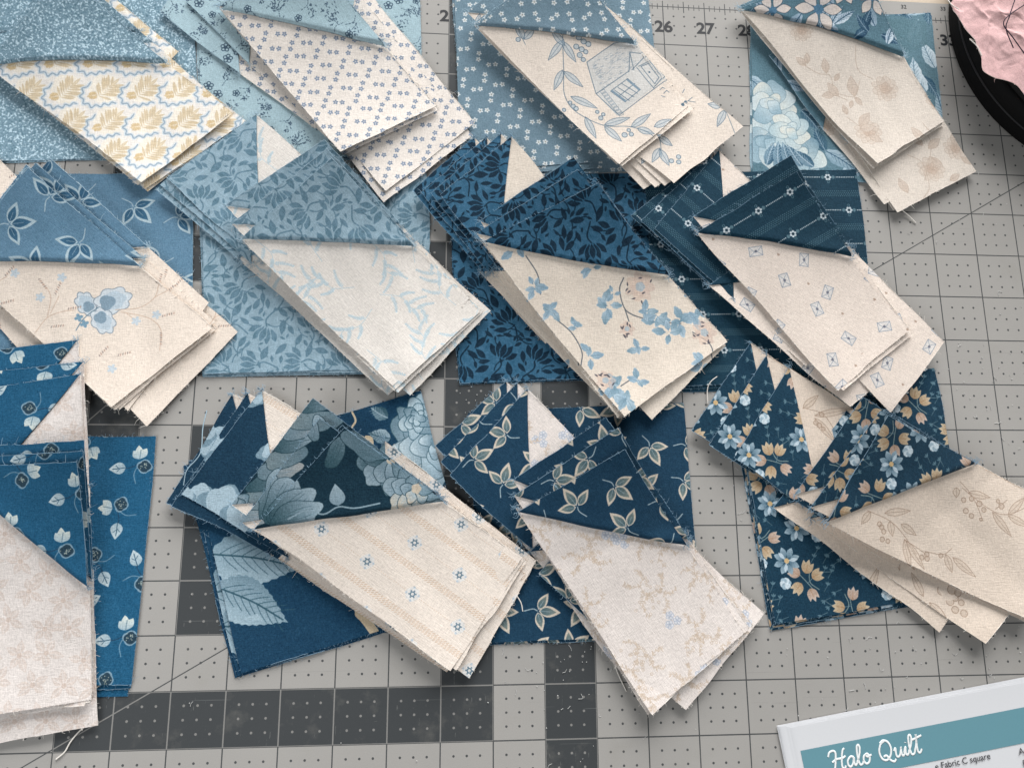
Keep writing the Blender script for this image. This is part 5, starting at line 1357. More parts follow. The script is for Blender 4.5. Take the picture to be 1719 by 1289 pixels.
    ('A', ((-2.535, 11.003, 0.278), (-1.14, 12.326, 0.292), (1.742, 9.136, 0.087), (0.124, 7.814, 0.087)), 0.542, 0.008, 0.02, (1.0, 0.7), 'tulip_navy', 'bluevine', -0.876, (-0.101, 0.124), 0.0, (-1.931, 1.359), 665, 'tenth strip from the top of the cream blue-vine and deep blue tulip pile', 'patchwork strips stacked on the mat', 1.3, False, True, False),
    ('A', ((-2.331, 10.967, 0.31), (-0.829, 12.405, 0.324), (1.765, 9.208, 0.1), (0.146, 7.87, 0.1)), 0.532, 0.008, 0.04, (1.0, 0.7), 'tulip_navy', 'bluevine', -0.896, (0.185, -0.011), 0.0, (-1.682, 1.395), 676, 'ninth strip from the top of the cream blue-vine and deep blue tulip pile', 'patchwork strips stacked on the mat', 1.3, False, True, False),
    ('A', ((-2.128, 10.918, 0.342), (-0.611, 12.325, 0.356), (1.823, 9.295, 0.113), (0.226, 7.943, 0.113)), 0.521, 0.008, 0.0, (1.0, 0.7), 'tulip_navy', 'bluevine', -0.901, (0.415, -0.362), 0.0, (-1.644, 1.456), 687, 'eighth strip from the top of the cream blue-vine and deep blue tulip pile', 'patchwork strips stacked on the mat', 1.3, True, True, False),
    ('B', ((-1.293, 9.307, 0.137), (0.718, 11.066, 0.137), (3.653, 7.73, 0.125), (1.606, 6.176, 0.125)), 0.534, 0.0, 0.02, (1.0, 0.7), 'tulip_navy', 'bluevine', 0.718, (0.178, -0.21), 0.0, (-0.239, -0.074), 698, 'seventh strip from the top of the cream blue-vine and deep blue tulip pile', 'patchwork strips stacked on the mat', 1.3, False, True, False),
    ('A', ((-0.598, 9.386, 0.15), (1.239, 10.937, 0.15), (3.944, 7.754, 0.138), (2.273, 6.151, 0.138)), 0.502, 0.0, 0.04, (1.0, 0.7), 'tulip_navy', 'bluevine', -0.845, (-0.279, -0.437), 0.0, (0.334, -0.02), 709, 'sixth strip from the top of the cream blue-vine and deep blue tulip pile', 'patchwork strips stacked on the mat', 1.3, False, True, False),
    ('B', ((-1.252, 9.921, 0.432), (1.143, 11.253, 0.662), (3.849, 7.769, 0.15), (1.551, 6.171, 0.15)), 0.558, 0.008, 0.1, (1.0, 0.7), 'tulip_navy', 'bluevine', 0.507, (-0.217, 0.475), 0.0, (0.05, -0.012), 720, 'fifth strip from the top of the cream blue-vine and deep blue tulip pile', 'patchwork strips stacked on the mat', 1.3, False, True, False),
    ('B', ((-1.273, 9.89, 0.464), (1.121, 11.155, 0.739), (3.922, 7.843, 0.163), (1.598, 6.16, 0.163)), 0.556, 0.008, 0.06, (1.0, 0.7), 'tulip_navy', 'bluevine', 0.486, (-0.047, -0.111), 0.0, (0.025, 0.127), 731, 'fourth strip from the top of the cream blue-vine and deep blue tulip pile', 'patchwork strips stacked on the mat', 1.3, False, True, False),
    ('B', ((-1.285, 10.282, 0.496), (0.648, 11.622, 0.816), (3.777, 8.003, 0.175), (1.537, 6.438, 0.175)), 0.586, 0.008, 0.04, (1.0, 0.7), 'tulip_navy', 'bluevine', 0.606, (-0.158, 0.073), 0.0, (-0.259, 0.307), 742, 'third strip from the top of the cream blue-vine and deep blue tulip pile', 'patchwork strips stacked on the mat', 1.3, True, True, False),
    ('B', ((-1.373, 9.987, 0.528), (0.73, 11.314, 0.893), (3.92, 7.905, 0.188), (1.601, 6.294, 0.188)), 0.579, 0.008, 0.0, (1.0, 0.7), 'tulip_navy', 'bluevine', 0.563, (0.006, -0.046), 0.0, (-0.165, 0.152), 753, 'second strip from the top of the cream blue-vine and deep blue tulip pile', 'patchwork strips stacked on the mat', 1.3, True, True, False),
    ('B', ((-1.225, 9.794, 0.56), (1.125, 10.956, 1.02), (3.955, 7.822, 0.2), (1.663, 6.18, 0.2)), 0.556, 0.0, 0.08, (1.0, 0.7), 'tulip_navy', 'bluevine', 0.459, (0.463, -0.392), 0.0, (0, 0), 764, 'uppermost cream blue-vine strip with a deep blue tulip triangle', 'patchwork strips stacked on the mat', 1.3, True, True, True),
    ('A', ((2.009, 10.642, 0.146), (3.636, 12.024, 0.13), (7.344, 8.6, 0.2), (5.619, 7.274, 0.2)), 0.444, 0.008, 0.0, (1.0, 0.7), 'stripe_navy', 'envelope', -0.751, (-0.319, -0.437), -0.524, (-0.463, -0.314), 784, 'ninth strip from the top of the cream envelope-print and navy dotted-stripe pile', 'patchwork strips stacked on the mat', 0.9, True, True, False),
    ('A', ((2.207, 10.509, 0.178), (3.871, 12.142, 0.142), (7.231, 8.698, 0.213), (5.632, 7.305, 0.213)), 0.486, 0.008, 0.02, (1.0, 0.7), 'stripe_navy', 'envelope', -0.752, (-0.304, -0.01), -0.524, (0.437, 0.161), 795, 'eighth strip from the top of the cream envelope-print and navy dotted-stripe pile', 'patchwork strips stacked on the mat', 0.9, False, True, False),
    ('A', ((2.509, 10.338, 0.21), (4.081, 12.289, 0.154), (7.137, 8.85, 0.226), (5.674, 7.363, 0.226)), 0.534, 0.008, 0.04, (1.0, 0.7), 'stripe_navy', 'envelope', -0.754, (-0.151, -0.073), -0.524, (-0.199, 0.435), 806, 'seventh strip from the top of the cream envelope-print and navy dotted-stripe pile', 'patchwork strips stacked on the mat', 0.9, True, True, False),
    ('B', ((3.627, 9.046, 0.251), (5.74, 10.61, 0.251), (8.458, 7.87, 0.239), (6.505, 6.426, 0.239)), 0.412, 0.0, 0.0, (1.0, 0.7), 'stripe_navy', 'envelope', 0.637, (0.422, -0.177), -0.524, (-0.038, -0.308), 817, 'sixth strip from the top of the cream envelope-print and navy dotted-stripe pile', 'patchwork strips stacked on the mat', 0.9, False, True, False),
    ('B', ((3.36, 10.334, 0.268), (5.626, 11.764, 0.498), (8.047, 8.024, 0.252), (6.328, 6.764, 0.252)), 0.5, 0.008, 0.1, (1.0, 0.7), 'stripe_navy', 'envelope', 0.563, (0.153, -0.429), -0.524, (0.369, 0.369), 828, 'fifth strip from the top of the cream envelope-print and navy dotted-stripe pile', 'patchwork strips stacked on the mat', 0.9, False, True, False),
    ('B', ((3.426, 10.285, 0.3), (5.648, 11.696, 0.575), (7.926, 8.1, 0.265), (6.198, 6.77, 0.265)), 0.516, 0.008, 0.06, (1.0, 0.7), 'stripe_navy', 'envelope', 0.566, (-0.03, 0.052), -0.524, (-0.39, 0.318), 839, 'fourth strip from the top of the cream envelope-print and navy dotted-stripe pile', 'patchwork strips stacked on the mat', 0.9, False, True, False),
    ('A', ((4.557, 9.39, 0.29), (5.893, 11.02, 0.29), (8.786, 7.878, 0.278), (7.403, 6.324, 0.278)), 0.55, 0.0, 0.0, (1.0, 0.7), 'stripe_navy', 'envelope', -0.822, (0.25, 0.172), -0.524, (-0.467, 0.396), 850, 'third strip from the top of the cream envelope-print and navy dotted-stripe pile', 'patchwork strips stacked on the mat', 0.9, True, True, False),
    ('B', ((3.333, 10.572, 0.364), (5.466, 11.904, 0.729), (7.919, 8.244, 0.291), (6.193, 6.972, 0.291)), 0.529, 0.008, 0.02, (1.0, 0.7), 'stripe_navy', 'envelope', 0.558, (-0.156, 0.252), -0.524, (-0.184, -0.441), 861, 'second strip from the top of the cream envelope-print and navy dotted-stripe pile', 'patchwork strips stacked on the mat', 0.9, True, True, False),
    ('B', ((3.395, 10.203, 0.396), (5.506, 11.461, 0.856), (7.936, 8.095, 0.304), (6.24, 6.766, 0.304)), 0.518, 0.0, 0.08, (1.0, 0.7), 'stripe_navy', 'envelope', 0.538, (-0.478, -0.043), -0.524, (0.349, -0.344), 872, 'uppermost cream envelope-print strip with a navy dotted-stripe triangle', 'patchwork strips stacked on the mat', 0.9, True, True, True),
    ('A', ((-11.628, 7.282, 0.246), (-9.236, 7.639, 0.26), (-8.599, 2.741, 0.075), (-11.014, 2.555, 0.075)), 0.526, 0.008, 0.0, (1.0, 0.7), 'snowberry', 'blotch', -1.442, (0.181, -0.33), -1.442, (-0.467, 0.336), 892, 'ninth strip from the top of the plain beige blotch and bright blue snowberry pile', 'patchwork strips stacked on the mat', 0.7, True, True, False),
    ('A', ((-11.551, 6.85, 0.278), (-9.053, 7.199, 0.292), (-8.545, 2.527, 0.087), (-10.967, 2.346, 0.087)), 0.532, 0.008, 0.02, (1.0, 0.7), 'snowberry', 'blotch', -1.442, (0.337, 0.065), -1.442, (0.44, 0.217), 903, 'eighth strip from the top of the plain beige blotch and bright blue snowberry pile', 'patchwork strips stacked on the mat', 0.7, True, True, False),
    ('A', ((-11.487, 6.517, 0.31), (-9.089, 6.929, 0.324), (-8.533, 2.315, 0.1), (-10.92, 2.139, 0.1)), 0.548, 0.008, 0.04, (1.0, 0.7), 'snowberry', 'blotch', -1.442, (-0.263, 0.303), -1.442, (-0.408, -0.029), 914, 'seventh strip from the top of the plain beige blotch and bright blue snowberry pile', 'patchwork strips stacked on the mat', 0.7, True, True, False),
    ('A', ((-11.376, 4.537, 0.124), (-8.784, 4.795, 0.124), (-8.209, 0.468, 0.113), (-10.743, 0.08, 0.113)), 0.5, 0.0, 0.0, (1.0, 0.7), 'snowberry', 'blotch', -1.43, (0.183, 0.144), -1.43, (-0.003, 0.282), 925, 'sixth strip from the top of the plain beige blotch and bright blue snowberry pile', 'patchwork strips stacked on the mat', 0.7, True, True, False),
    ('B', ((-11.332, 5.17, 0.368), (-8.928, 5.292, 0.598), (-8.408, 0.848, 0.125), (-10.766, 0.546, 0.125)), 0.521, 0.008, 0.1, (1.0, 0.7), 'snowberry', 'blotch', 0.051, (-0.452, 0.333), -1.449, (-0.054, 0.14), 936, 'fifth strip from the top of the plain beige blotch and bright blue snowberry pile', 'patchwork strips stacked on the mat', 0.7, False, True, False),
    ('B', ((-11.316, 5.17, 0.4), (-8.874, 5.237, 0.675), (-8.342, 0.89, 0.138), (-10.792, 0.558, 0.138)), 0.531, 0.008, 0.06, (1.0, 0.7), 'snowberry', 'blotch', 0.028, (0.375, 0.45), -1.458, (-0.306, 0.196), 947, 'fourth strip from the top of the plain beige blotch and bright blue snowberry pile', 'patchwork strips stacked on the mat', 0.7, False, True, False),
    ('B', ((-11.267, 5.428, 0.432), (-8.675, 5.601, 0.752), (-8.335, 1.06, 0.15), (-10.818, 0.807, 0.15)), 0.526, 0.008, 0.0, (1.0, 0.7), 'snowberry', 'blotch', 0.067, (0.141, -0.312), -1.474, (-0.266, 0.427), 958, 'third strip from the top of the plain beige blotch and bright blue snowberry pile', 'patchwork strips stacked on the mat', 0.7, True, True, False),
    ('B', ((-11.226, 5.268, 0.464), (-8.659, 5.37, 0.829), (-8.326, 0.983, 0.163), (-10.786, 0.713, 0.163)), 0.529, 0.008, 0.02, (1.0, 0.7), 'snowberry', 'blotch', 0.04, (0.291, -0.413), -1.474, (0.485, -0.338), 969, 'second strip from the top of the plain beige blotch and bright blue snowberry pile', 'patchwork strips stacked on the mat', 0.7, True, True, False),
    ('B', ((-11.184, 5.099, 0.496), (-8.685, 5.159, 0.956), (-8.323, 0.934, 0.175), (-10.716, 0.611, 0.175)), 0.533, 0.0, 0.1, (1.0, 0.7), 'snowberry', 'blotch', 0.024, (-0.425, 0.23), -1.467, (0.125, -0.059), 980, 'uppermost plain beige blotch strip with a bright blue snowberry triangle', 'patchwork strips stacked on the mat', 0.7, True, True, True),
    ('A', ((-7.304, 4.475, 0.126), (-6.217, 6.601, 0.14), (-2.649, 5.095, 0.08), (-3.629, 2.798, 0.08)), 0.616, 0.008, 0.0, (1.0, 0.7), 'peony_dark', 'stripe_cream', -0.428, (-0.452, -0.3), -0.428, (-0.214, -0.126), 1000, 'tenth strip from the top of the cream star-stripe and navy peony pile', 'patchwork strips stacked on the mat', 1.1, True, True, False),
    ('A', ((-7.188, 4.416, 0.158), (-5.921, 6.622, 0.172), (-2.291, 4.974, 0.092), (-3.448, 2.577, 0.092)), 0.583, 0.008, 0.02, (1.0, 0.7), 'peony_dark', 'stripe_cream', -0.457, (-0.401, -0.079), -0.457, (-0.186, 0.252), 1011, 'ninth strip from the top of the cream star-stripe and navy peony pile', 'patchwork strips stacked on the mat', 1.1, False, True, False),
    ('A', ((-7.037, 4.619, 0.19), (-5.648, 6.667, 0.204), (-2.049, 4.619, 0.105), (-3.283, 2.467, 0.105)), 0.555, 0.008, 0.04, (1.0, 0.7), 'peony_dark', 'stripe_cream', 0.0, (0, 0), -0.521, (0.154, 0.26), 1022, 'eighth strip from the top of the cream star-stripe and navy peony pile', 'patchwork strips stacked on the mat', 1.1, True, True, False),
    ('B', ((-5.324, 3.507, 0.13), (-4.0, 5.265, 0.13), (-0.372, 3.084, 0.118), (-1.892, 1.268, 0.118)), 0.442, 0.0, 0.0, (1.0, 0.7), 'peony_tri', 'stripe_cream', 0.0, (0.075, -0.237), -0.578, (0.317, 0.155), 1033, 'seventh strip from the top of the cream star-stripe and navy peony pile', 'patchwork strips stacked on the mat', 1.1, False, True, False),
    ('A', ((-4.403, 3.389, 0.142), (-3.179, 5.684, 0.142), (-0.148, 3.335, 0.13), (-1.462, 1.157, 0.13)), 0.499, 0.0, 0.02, (1.0, 0.7), 'peony_tri', 'stripe_cream', 0.0, (0.589, -0.278), -0.649, (0.201, -0.232), 1044, 'sixth strip from the top of the cream star-stripe and navy peony pile', 'patchwork strips stacked on the mat', 1.1, True, True, False),
    ('B', ((-5.666, 4.072, 0.28), (-4.02, 5.99, 0.51), (-0.358, 3.303, 0.143), (-1.738, 1.306, 0.143)), 0.531, 0.008, 0.1, (1.0, 0.7), 'peony_tri', 'stripe_cream', 0.0, (-0.03, 0.097), -0.613, (-0.37, -0.434), 1055, 'fifth strip from the top of the cream star-stripe and navy peony pile', 'patchwork strips stacked on the mat', 1.1, False, True, False),
    ('B', ((-5.598, 3.984, 0.312), (-3.971, 5.929, 0.587), (-0.425, 3.339, 0.155), (-1.885, 1.321, 0.155)), 0.542, 0.008, 0.06, (1.0, 0.7), 'peony_tri', 'stripe_cream', 0.0, (0.015, 0.043), -0.622, (0.176, -0.214), 1066, 'fourth strip from the top of the cream star-stripe and navy peony pile', 'patchwork strips stacked on the mat', 1.1, False, True, False),
    ('B', ((-6.03, 4.417, 0.344), (-4.544, 6.436, 0.664), (-0.539, 3.453, 0.168), (-1.952, 1.527, 0.168)), 0.603, 0.008, 0.02, (1.0, 0.7), 'peony_tri', 'stripe_cream', 0.0, (-0.4, 0.301), -0.616, (0.057, -0.473), 1077, 'third strip from the top of the cream star-stripe and navy peony pile', 'patchwork strips stacked on the mat', 1.1, True, True, False),
    ('B', ((-5.823, 4.079, 0.376), (-4.377, 6.039, 0.741), (-0.46, 3.384, 0.18), (-1.894, 1.412, 0.18)), 0.586, 0.008, 0.04, (1.0, 0.7), 'peony_tri', 'stripe_cream', 0.0, (-0.139, 0.115), -0.596, (-0.143, 0.36), 1088, 'second strip from the top of the cream star-stripe and navy peony pile', 'patchwork strips stacked on the mat', 1.1, True, True, False),
    ('B', ((-5.553, 3.966, 0.408), (-3.89, 5.839, 0.868), (-0.404, 3.339, 0.193), (-1.814, 1.33, 0.193)), 0.544, 0.0, 0.06, (1.0, 0.7), 'peony_tri', 'stripe_cream', 0.0, (0, 0), -0.614, (-0.269, -0.071), 1099, 'uppermost cream star-stripe strip with a navy peony triangle', 'patchwork strips stacked on the mat', 1.1, True, True, True),
    ('A', ((-2.169, 5.592, 0.146), (-0.735, 6.926, 0.16), (2.272, 3.784, 0.075), (0.605, 2.527, 0.075)), 0.535, 0.008, 0.0, (1.0, 0.7), 'navytrio', 'taupe_ditsy', -0.835, (-0.081, -0.448), -0.835, (0.478, -0.467), 1116, 'tenth strip from the top of the cream taupe-ditsy and navy leaf-trio pile', 'patchwork strips stacked on the mat', 1.0, True, True, False),
    ('A', ((-2.057, 5.265, 0.178), (-0.517, 6.884, 0.192), (2.446, 3.724, 0.087), (0.835, 2.437, 0.087)), 0.554, 0.008, 0.02, (1.0, 0.7), 'navytrio', 'taupe_ditsy', -0.774, (0.077, -0.018), -0.774, (0.382, -0.107), 1127, 'ninth strip from the top of the cream taupe-ditsy and navy leaf-trio pile', 'patchwork strips stacked on the mat', 1.0, False, True, False),
    ('A', ((-1.864, 5.002, 0.21), (-0.3, 6.768, 0.224), (2.619, 3.664, 0.1), (1.074, 2.335, 0.1)), 0.556, 0.008, 0.04, (1.0, 0.7), 'navytrio', 'taupe_ditsy', -0.737, (-0.284, -0.223), -0.737, (-0.299, 0.062), 1138, 'eighth strip from the top of the cream taupe-ditsy and navy leaf-trio pile', 'patchwork strips stacked on the mat', 1.0, True, True, False),
    ('B', ((-0.274, 3.508, 0.124), (1.574, 5.098, 0.124), (3.871, 2.013, 0.113), (1.946, 0.544, 0.113)), 0.486, 0.0, 0.0, (1.0, 0.7), 'navytrio', 'taupe_ditsy', 0.711, (-0.143, 0.251), -0.928, (-0.258, -0.148), 1149, 'seventh strip from the top of the cream taupe-ditsy and navy leaf-trio pile', 'patchwork strips stacked on the mat', 1.0, False, True, False),
    ('A', ((-0.103, 3.083, 0.137), (1.59, 4.916, 0.137), (4.389, 2.259, 0.125), (2.732, 0.512, 0.125)), 0.5, 0.0, 0.02, (1.0, 0.7), 'navytrio', 'taupe_ditsy', -0.737, (-0.252, 0.482), -0.737, (0.34, 0.35), 1160, 'sixth strip from the top of the cream taupe-ditsy and navy leaf-trio pile', 'patchwork strips stacked on the mat', 1.0, True, True, False),
    ('B', ((-0.577, 4.367, 0.3), (1.554, 5.554, 0.53), (3.906, 1.888, 0.138), (1.966, 0.458, 0.138)), 0.518, 0.008, 0.1, (1.0, 0.7), 'navytrio', 'taupe_ditsy', 0.508, (0.118, -0.099), -0.994, (-0.357, 0.332), 1171, 'fifth strip from the top of the cream taupe-ditsy and navy leaf-trio pile', 'patchwork strips stacked on the mat', 1.0, False, True, False),
    ('B', ((-0.533, 4.355, 0.332), (1.565, 5.551, 0.607), (3.933, 1.905, 0.15), (2.006, 0.451, 0.15)), 0.518, 0.008, 0.06, (1.0, 0.7), 'navytrio', 'taupe_ditsy', 0.519, (-0.01, -0.462), -0.994, (-0.33, -0.401), 1182, 'fourth strip from the top of the cream taupe-ditsy and navy leaf-trio pile', 'patchwork strips stacked on the mat', 1.0, False, True, False),
    ('B', ((-0.628, 4.885, 0.364), (1.196, 6.1, 0.684), (4.115, 2.039, 0.163), (1.99, 0.643, 0.163)), 0.555, 0.008, 0.02, (1.0, 0.7), 'navytrio', 'taupe_ditsy', 0.588, (0.218, 0.4), -1.018, (-0.301, 0.297), 1193, 'third strip from the top of the cream taupe-ditsy and navy leaf-trio pile', 'patchwork strips stacked on the mat', 1.0, True, True, False),
    ('B', ((-0.609, 4.579, 0.396), (1.424, 5.875, 0.761), (4.052, 1.987, 0.175), (2.002, 0.563, 0.175)), 0.557, 0.008, 0.04, (1.0, 0.7), 'navytrio', 'taupe_ditsy', 0.568, (-0.176, 0.183), -0.994, (0.363, 0.123), 1204, 'second strip from the top of the cream taupe-ditsy and navy leaf-trio pile', 'patchwork strips stacked on the mat', 1.0, True, True, False),
    ('B', ((-0.52, 4.276, 0.428), (1.524, 5.447, 0.888), (3.953, 1.923, 0.188), (2.014, 0.495, 0.188)), 0.524, 0.0, 0.06, (1.0, 0.7), 'navytrio', 'taupe_ditsy', 0.52, (0.3, -0.124), -0.98, (-0.49, 0.012), 1215, 'uppermost cream taupe-ditsy strip with a navy leaf-trio triangle', 'patchwork strips stacked on the mat', 1.0, True, True, True),
    ('A', ((3.115, 5.937, 0.146), (4.5, 7.829, 0.16), (8.076, 5.491, 0.08), (6.517, 3.703, 0.08)), 0.526, 0.008, 0.0, (1.0, 0.7), 'goldbud', 'lineleaf', -0.581, (0.429, -0.225), 0.0, (-3.005, 1.626), 1238, 'tenth strip from the top of the cream line-leaf and navy gold-bud pile', 'patchwork strips stacked on the mat', 0.8, True, True, False),
    ('A', ((3.462, 5.635, 0.191), (4.814, 7.548, 0.205), (8.36, 5.237, 0.092), (6.857, 3.461, 0.092)), 0.552, 0.008, 0.02, (1.0, 0.7), 'goldbud', 'lineleaf', -0.57, (0.253, 0.17), 0.0, (-2.638, 1.415), 1249, 'ninth strip from the top of the cream line-leaf and navy gold-bud pile', 'patchwork strips stacked on the mat', 0.8, False, True, False),
    ('A', ((3.944, 5.349, 0.236), (5.294, 7.308, 0.2), (8.591, 5.109, 0.105), (7.263, 3.149, 0.105)), 0.555, 0.008, 0.04, (1.0, 0.7), 'goldbud', 'lineleaf', -0.585, (0.188, 0.338), 0.0, (-2.278, 1.079), 1260, 'eighth strip from the top of the cream line-leaf and navy gold-bud pile', 'patchwork strips stacked on the mat', 0.8, True, True, False),
    ('B', ((4.775, 4.371, 0.13), (6.492, 6.367, 0.13), (9.74, 3.746, 0.118), (8.043, 1.852, 0.118)), 0.521, 0.0, 0.0, (1.0, 0.7), 'goldbud', 'lineleaf', 0.86, (-0.291, 0.017), 0.0, (-1.283, -0.016), 1271, 'seventh strip from the top of the cream line-leaf and navy gold-bud pile', 'patchwork strips stacked on the mat', 0.8, True, True, False),
    ('B', ((5.507, 4.127, 0.142), (7.236, 5.988, 0.142), (10.676, 3.316, 0.13), (8.888, 1.632, 0.13)), 0.524, 0.0, 0.08, (1.0, 0.7), 'goldbud', 'lineleaf', 0.822, (0.475, 0.044), 0.0, (-0.255, -0.32), 1282, 'sixth strip from the top of the cream line-leaf and navy gold-bud pile', 'patchwork strips stacked on the mat', 0.8, True, True, False),
    ('B', ((5.669, 4.119, 0.365), (7.082, 6.326, 0.595), (11.32, 4.12, 0.143), (9.841, 2.009, 0.143)), 0.471, 0.008, 0.1, (1.0, 0.7), 'goldbud', 'lineleaf', 1.001, (-0.11, -0.322), 0.0, (0.002, 0.153), 1293, 'fifth strip from the top of the cream line-leaf and navy gold-bud pile', 'patchwork strips stacked on the mat', 0.8, False, True, False),
    ('B', ((5.675, 4.087, 0.41), (7.082, 6.236, 0.685), (11.458, 4.09, 0.155), (9.885, 2.035, 0.155)), 0.456, 0.008, 0.06, (1.0, 0.7), 'goldbud', 'lineleaf', 0.991, (0.41, 0.114), 0.0, (-0.022, -0.018), 1304, 'fourth strip from the top of the cream line-leaf and navy gold-bud pile', 'patchwork strips stacked on the mat', 0.8, False, True, False),
    ('B', ((5.075, 4.594, 0.455), (6.537, 6.544, 0.775), (11.184, 3.985, 0.168), (9.806, 2.312, 0.168)), 0.452, 0.008, 0.02, (1.0, 0.7), 'goldbud', 'lineleaf', 0.927, (0.189, 0.053), 0.0, (-0.224, 0.145), 1315, 'third strip from the top of the cream line-leaf and navy gold-bud pile', 'patchwork strips stacked on the mat', 0.8, True, True, False),
    ('B', ((5.354, 4.33, 0.5), (6.823, 6.247, 0.865), (11.31, 4.082, 0.18), (9.851, 2.174, 0.18)), 0.442, 0.008, 0.04, (1.0, 0.7), 'goldbud', 'lineleaf', 0.917, (0.387, -0.287), 0.0, (-0.05, 0.08), 1326, 'second strip from the top of the cream line-leaf and navy gold-bud pile', 'patchwork strips stacked on the mat', 0.8, True, True, False),
    ('B', ((5.628, 4.033, 0.545), (6.893, 6.139, 1.005), (11.395, 4.142, 0.193), (9.878, 2.066, 0.193)), 0.461, 0.0, 0.12, (1.0, 0.7), 'goldbud', 'lineleaf', 1.03, (0.122, 0.397), 0.0, (0, 0), 1337, 'uppermost cream line-leaf strip with a navy gold-bud triangle', 'patchwork strips stacked on the mat', 0.8, True, True, True),
]


for p in SQUARES:
    square(*p)
for p in STRIPS:
    strip(*p)

# ----------------------------------------------------------------- round tray with pink scraps
TC = (13.735, 15.694); TR_ = 3.71
M_black = plain('black_quilted_cloth', (13, 13, 14), .8, .2, .25, 1600, .25)
M_cord = plain('grey_piping', (44, 44, 46), .6, .3)


def lathe(name, prof, mat, parent, origin, n=96):
    V, F = [], []
    m = len(prof)
    for i in range(n):
        a = TAU * i / n
        for r, z in prof:
            V.append((origin[0] + r * math.cos(a), origin[1] + r * math.sin(a), z))
    for i in range(n):
        for j in range(m - 1):
            F.append((i * m + j, ((i + 1) % n) * m + j, ((i + 1) % n) * m + j + 1, i * m + j + 1))
    return mesh_obj(name, V, F, mat, parent, origin)


tray = empty('round_tray', (TC[0], TC[1], 0))
tag(tray, 'round black fabric tray with a piped rim, holding pink scraps', 'tray')
og = (TC[0], TC[1], 0)
lathe('tray_wall', [(0, .03), (TR_ - .12, .03), (TR_, .06), (TR_ + .02, .2), (TR_ + .03, .55), (TR_ + .01, .72), (TR_ - .06, .8), (TR_ - .16, .8), (TR_ - .23, .72), (TR_ - .3, .5), (TR_ - .45, .2), (TR_ - .7, .1), (0, .08)], M_black, tray, og)
for rr, zz in ((TR_ - .32, .47), (TR_ - .44, .25), (TR_ + .035, .45)):
    a = np.linspace(0, TAU, 121)
    tb = Tubes(); tb.add(np.stack([TC[0] + rr * np.cos(a), TC[1] + rr * np.sin(a), zz + 0 * a], -1), .02, 6, False)
    tb.build('piping', M_cord, tray, og)

B = np.array([(9.526, 15.544),(9.611, 15.425),(9.735, 15.155),(9.908, 14.950),(10.018, 14.590),(10.082, 14.110),(10.335, 13.882),(10.761, 13.767),(11.089, 13.380),(12.093, 13.395),(13.107, 15.118),(12.673, 16.997),(11.239, 17.392),(10.276, 16.847),(9.764, 16.057),(9.521, 15.730)])
B = spline(np.vstack([B, B[:1]]), 6)[:-1]
pc = np.array((11.116, 15.322))
nr = 70
from mathutils import noise as mn
V, F = [], []
for i, b in enumerate(B):
    for j in range(nr):
        t = j / (nr - 1)
        p = pc + (b - pc) * t
        q = Vector((p[0] * 1.1, p[1] * 1.1, 3.))
        w = .4 * mn.noise(q * .8) + .14 * (1 - abs(mn.noise(q * 1.5)) * 2) + .05 * (1 - abs(mn.noise(q * 3.4)) * 2) + .02 * mn.noise(q * 8) + .13 * max(0, 1 - abs(mn.noise(q * 1.25 + Vector((2, 7, 1)))) * 5) ** 2 - .05 * max(0, 1 - abs(mn.noise(q * 2.1 + Vector((9, 1, 4)))) * 6) ** 2
        e = 1 - t ** 6 * .5
        V.append((p[0] + .05 * mn.noise(q * 3 + Vector((5, 0, 0))), p[1] + .05 * mn.noise(q * 3 + Vector((0, 9, 0))), .92 + .28 * w * e + .1 * (1 - t)))
V = np.array(V)
for i in range(len(B)):
    for j in range(nr - 1):
        i2 = (i + 1) % len(B)
        F.append((i * nr + j, i * nr + j + 1, i2 * nr + j + 1, i2 * nr + j))
pk = mesh_obj('pink_scrap', V, F, [fabric('pink'), M_fray_cream], None, (pc[0], pc[1], .5), uv=uvmap(V, (pc[0], pc[1]), .4, (0, 0), 'pink'))
solid(pk, 1)
tag(pk, 'crumpled pale pink fabric scrap lying in the round black tray', 'fabric scrap')
tb = Tubes(); g = np.random.default_rng(8)
ed = V.reshape(len(B), nr, 3)[:, -1]
fray_edge(tb, ed, np.array([-.7, -.7, 0]), g, 1.6, .12)
tag(tb.build('frayed_threads', plain('loose_weft_pink', (232, 200, 196), .9, .1), pk, (pc[0], pc[1], .5)), kind='stuff')


def thread(pts, r, mat, label):
    P = spline(np.array(pts, float), 8); tb = Tubes(); tb.add(P, r, 5, False)
    c = P.mean(0)
    return tag(tb.build('loose_thread', mat, None, (c[0], c[1], P[:, 2].min())), label, 'thread')


M_dkthread = plain('dark_plum_thread', (52, 40, 58), .7, .2)
XY = lambda q, z: (q[0], q[1], z)
thread([XY((10.877, 15.799), 1.18), XY((10.628, 15.263), 1.2), XY((10.527, 14.953), 1.17), XY((10.673, 14.513), 1.12)], .012, M_dkthread, 'dark plum thread lying straight down the pink scrap')
thread([XY((11.064, 15.594), 1.2), XY((10.600, 15.261), 1.22), XY((10.454, 15.040), 1.2), XY((10.651, 14.753), 1.17), XY((10.923, 14.376), 1.12)], .012, M_dkthread, 'dark plum thread curling in a loop over the pink scrap')
thread([XY((9.428, 15.912), .88), XY((9.488, 15.697), .93), XY((9.644, 15.567), .95)], .011, M_fray_cream, 'white thread over the tray rim above the pink scrap')
thread([XY((10.078, 14.928), .75), XY((9.871, 14.887), .86), XY((9.987, 14.679), .9), XY((10.070, 14.441), .9)], .011, M_fray_cream, 'white thread curling at the left edge of the pink scrap')
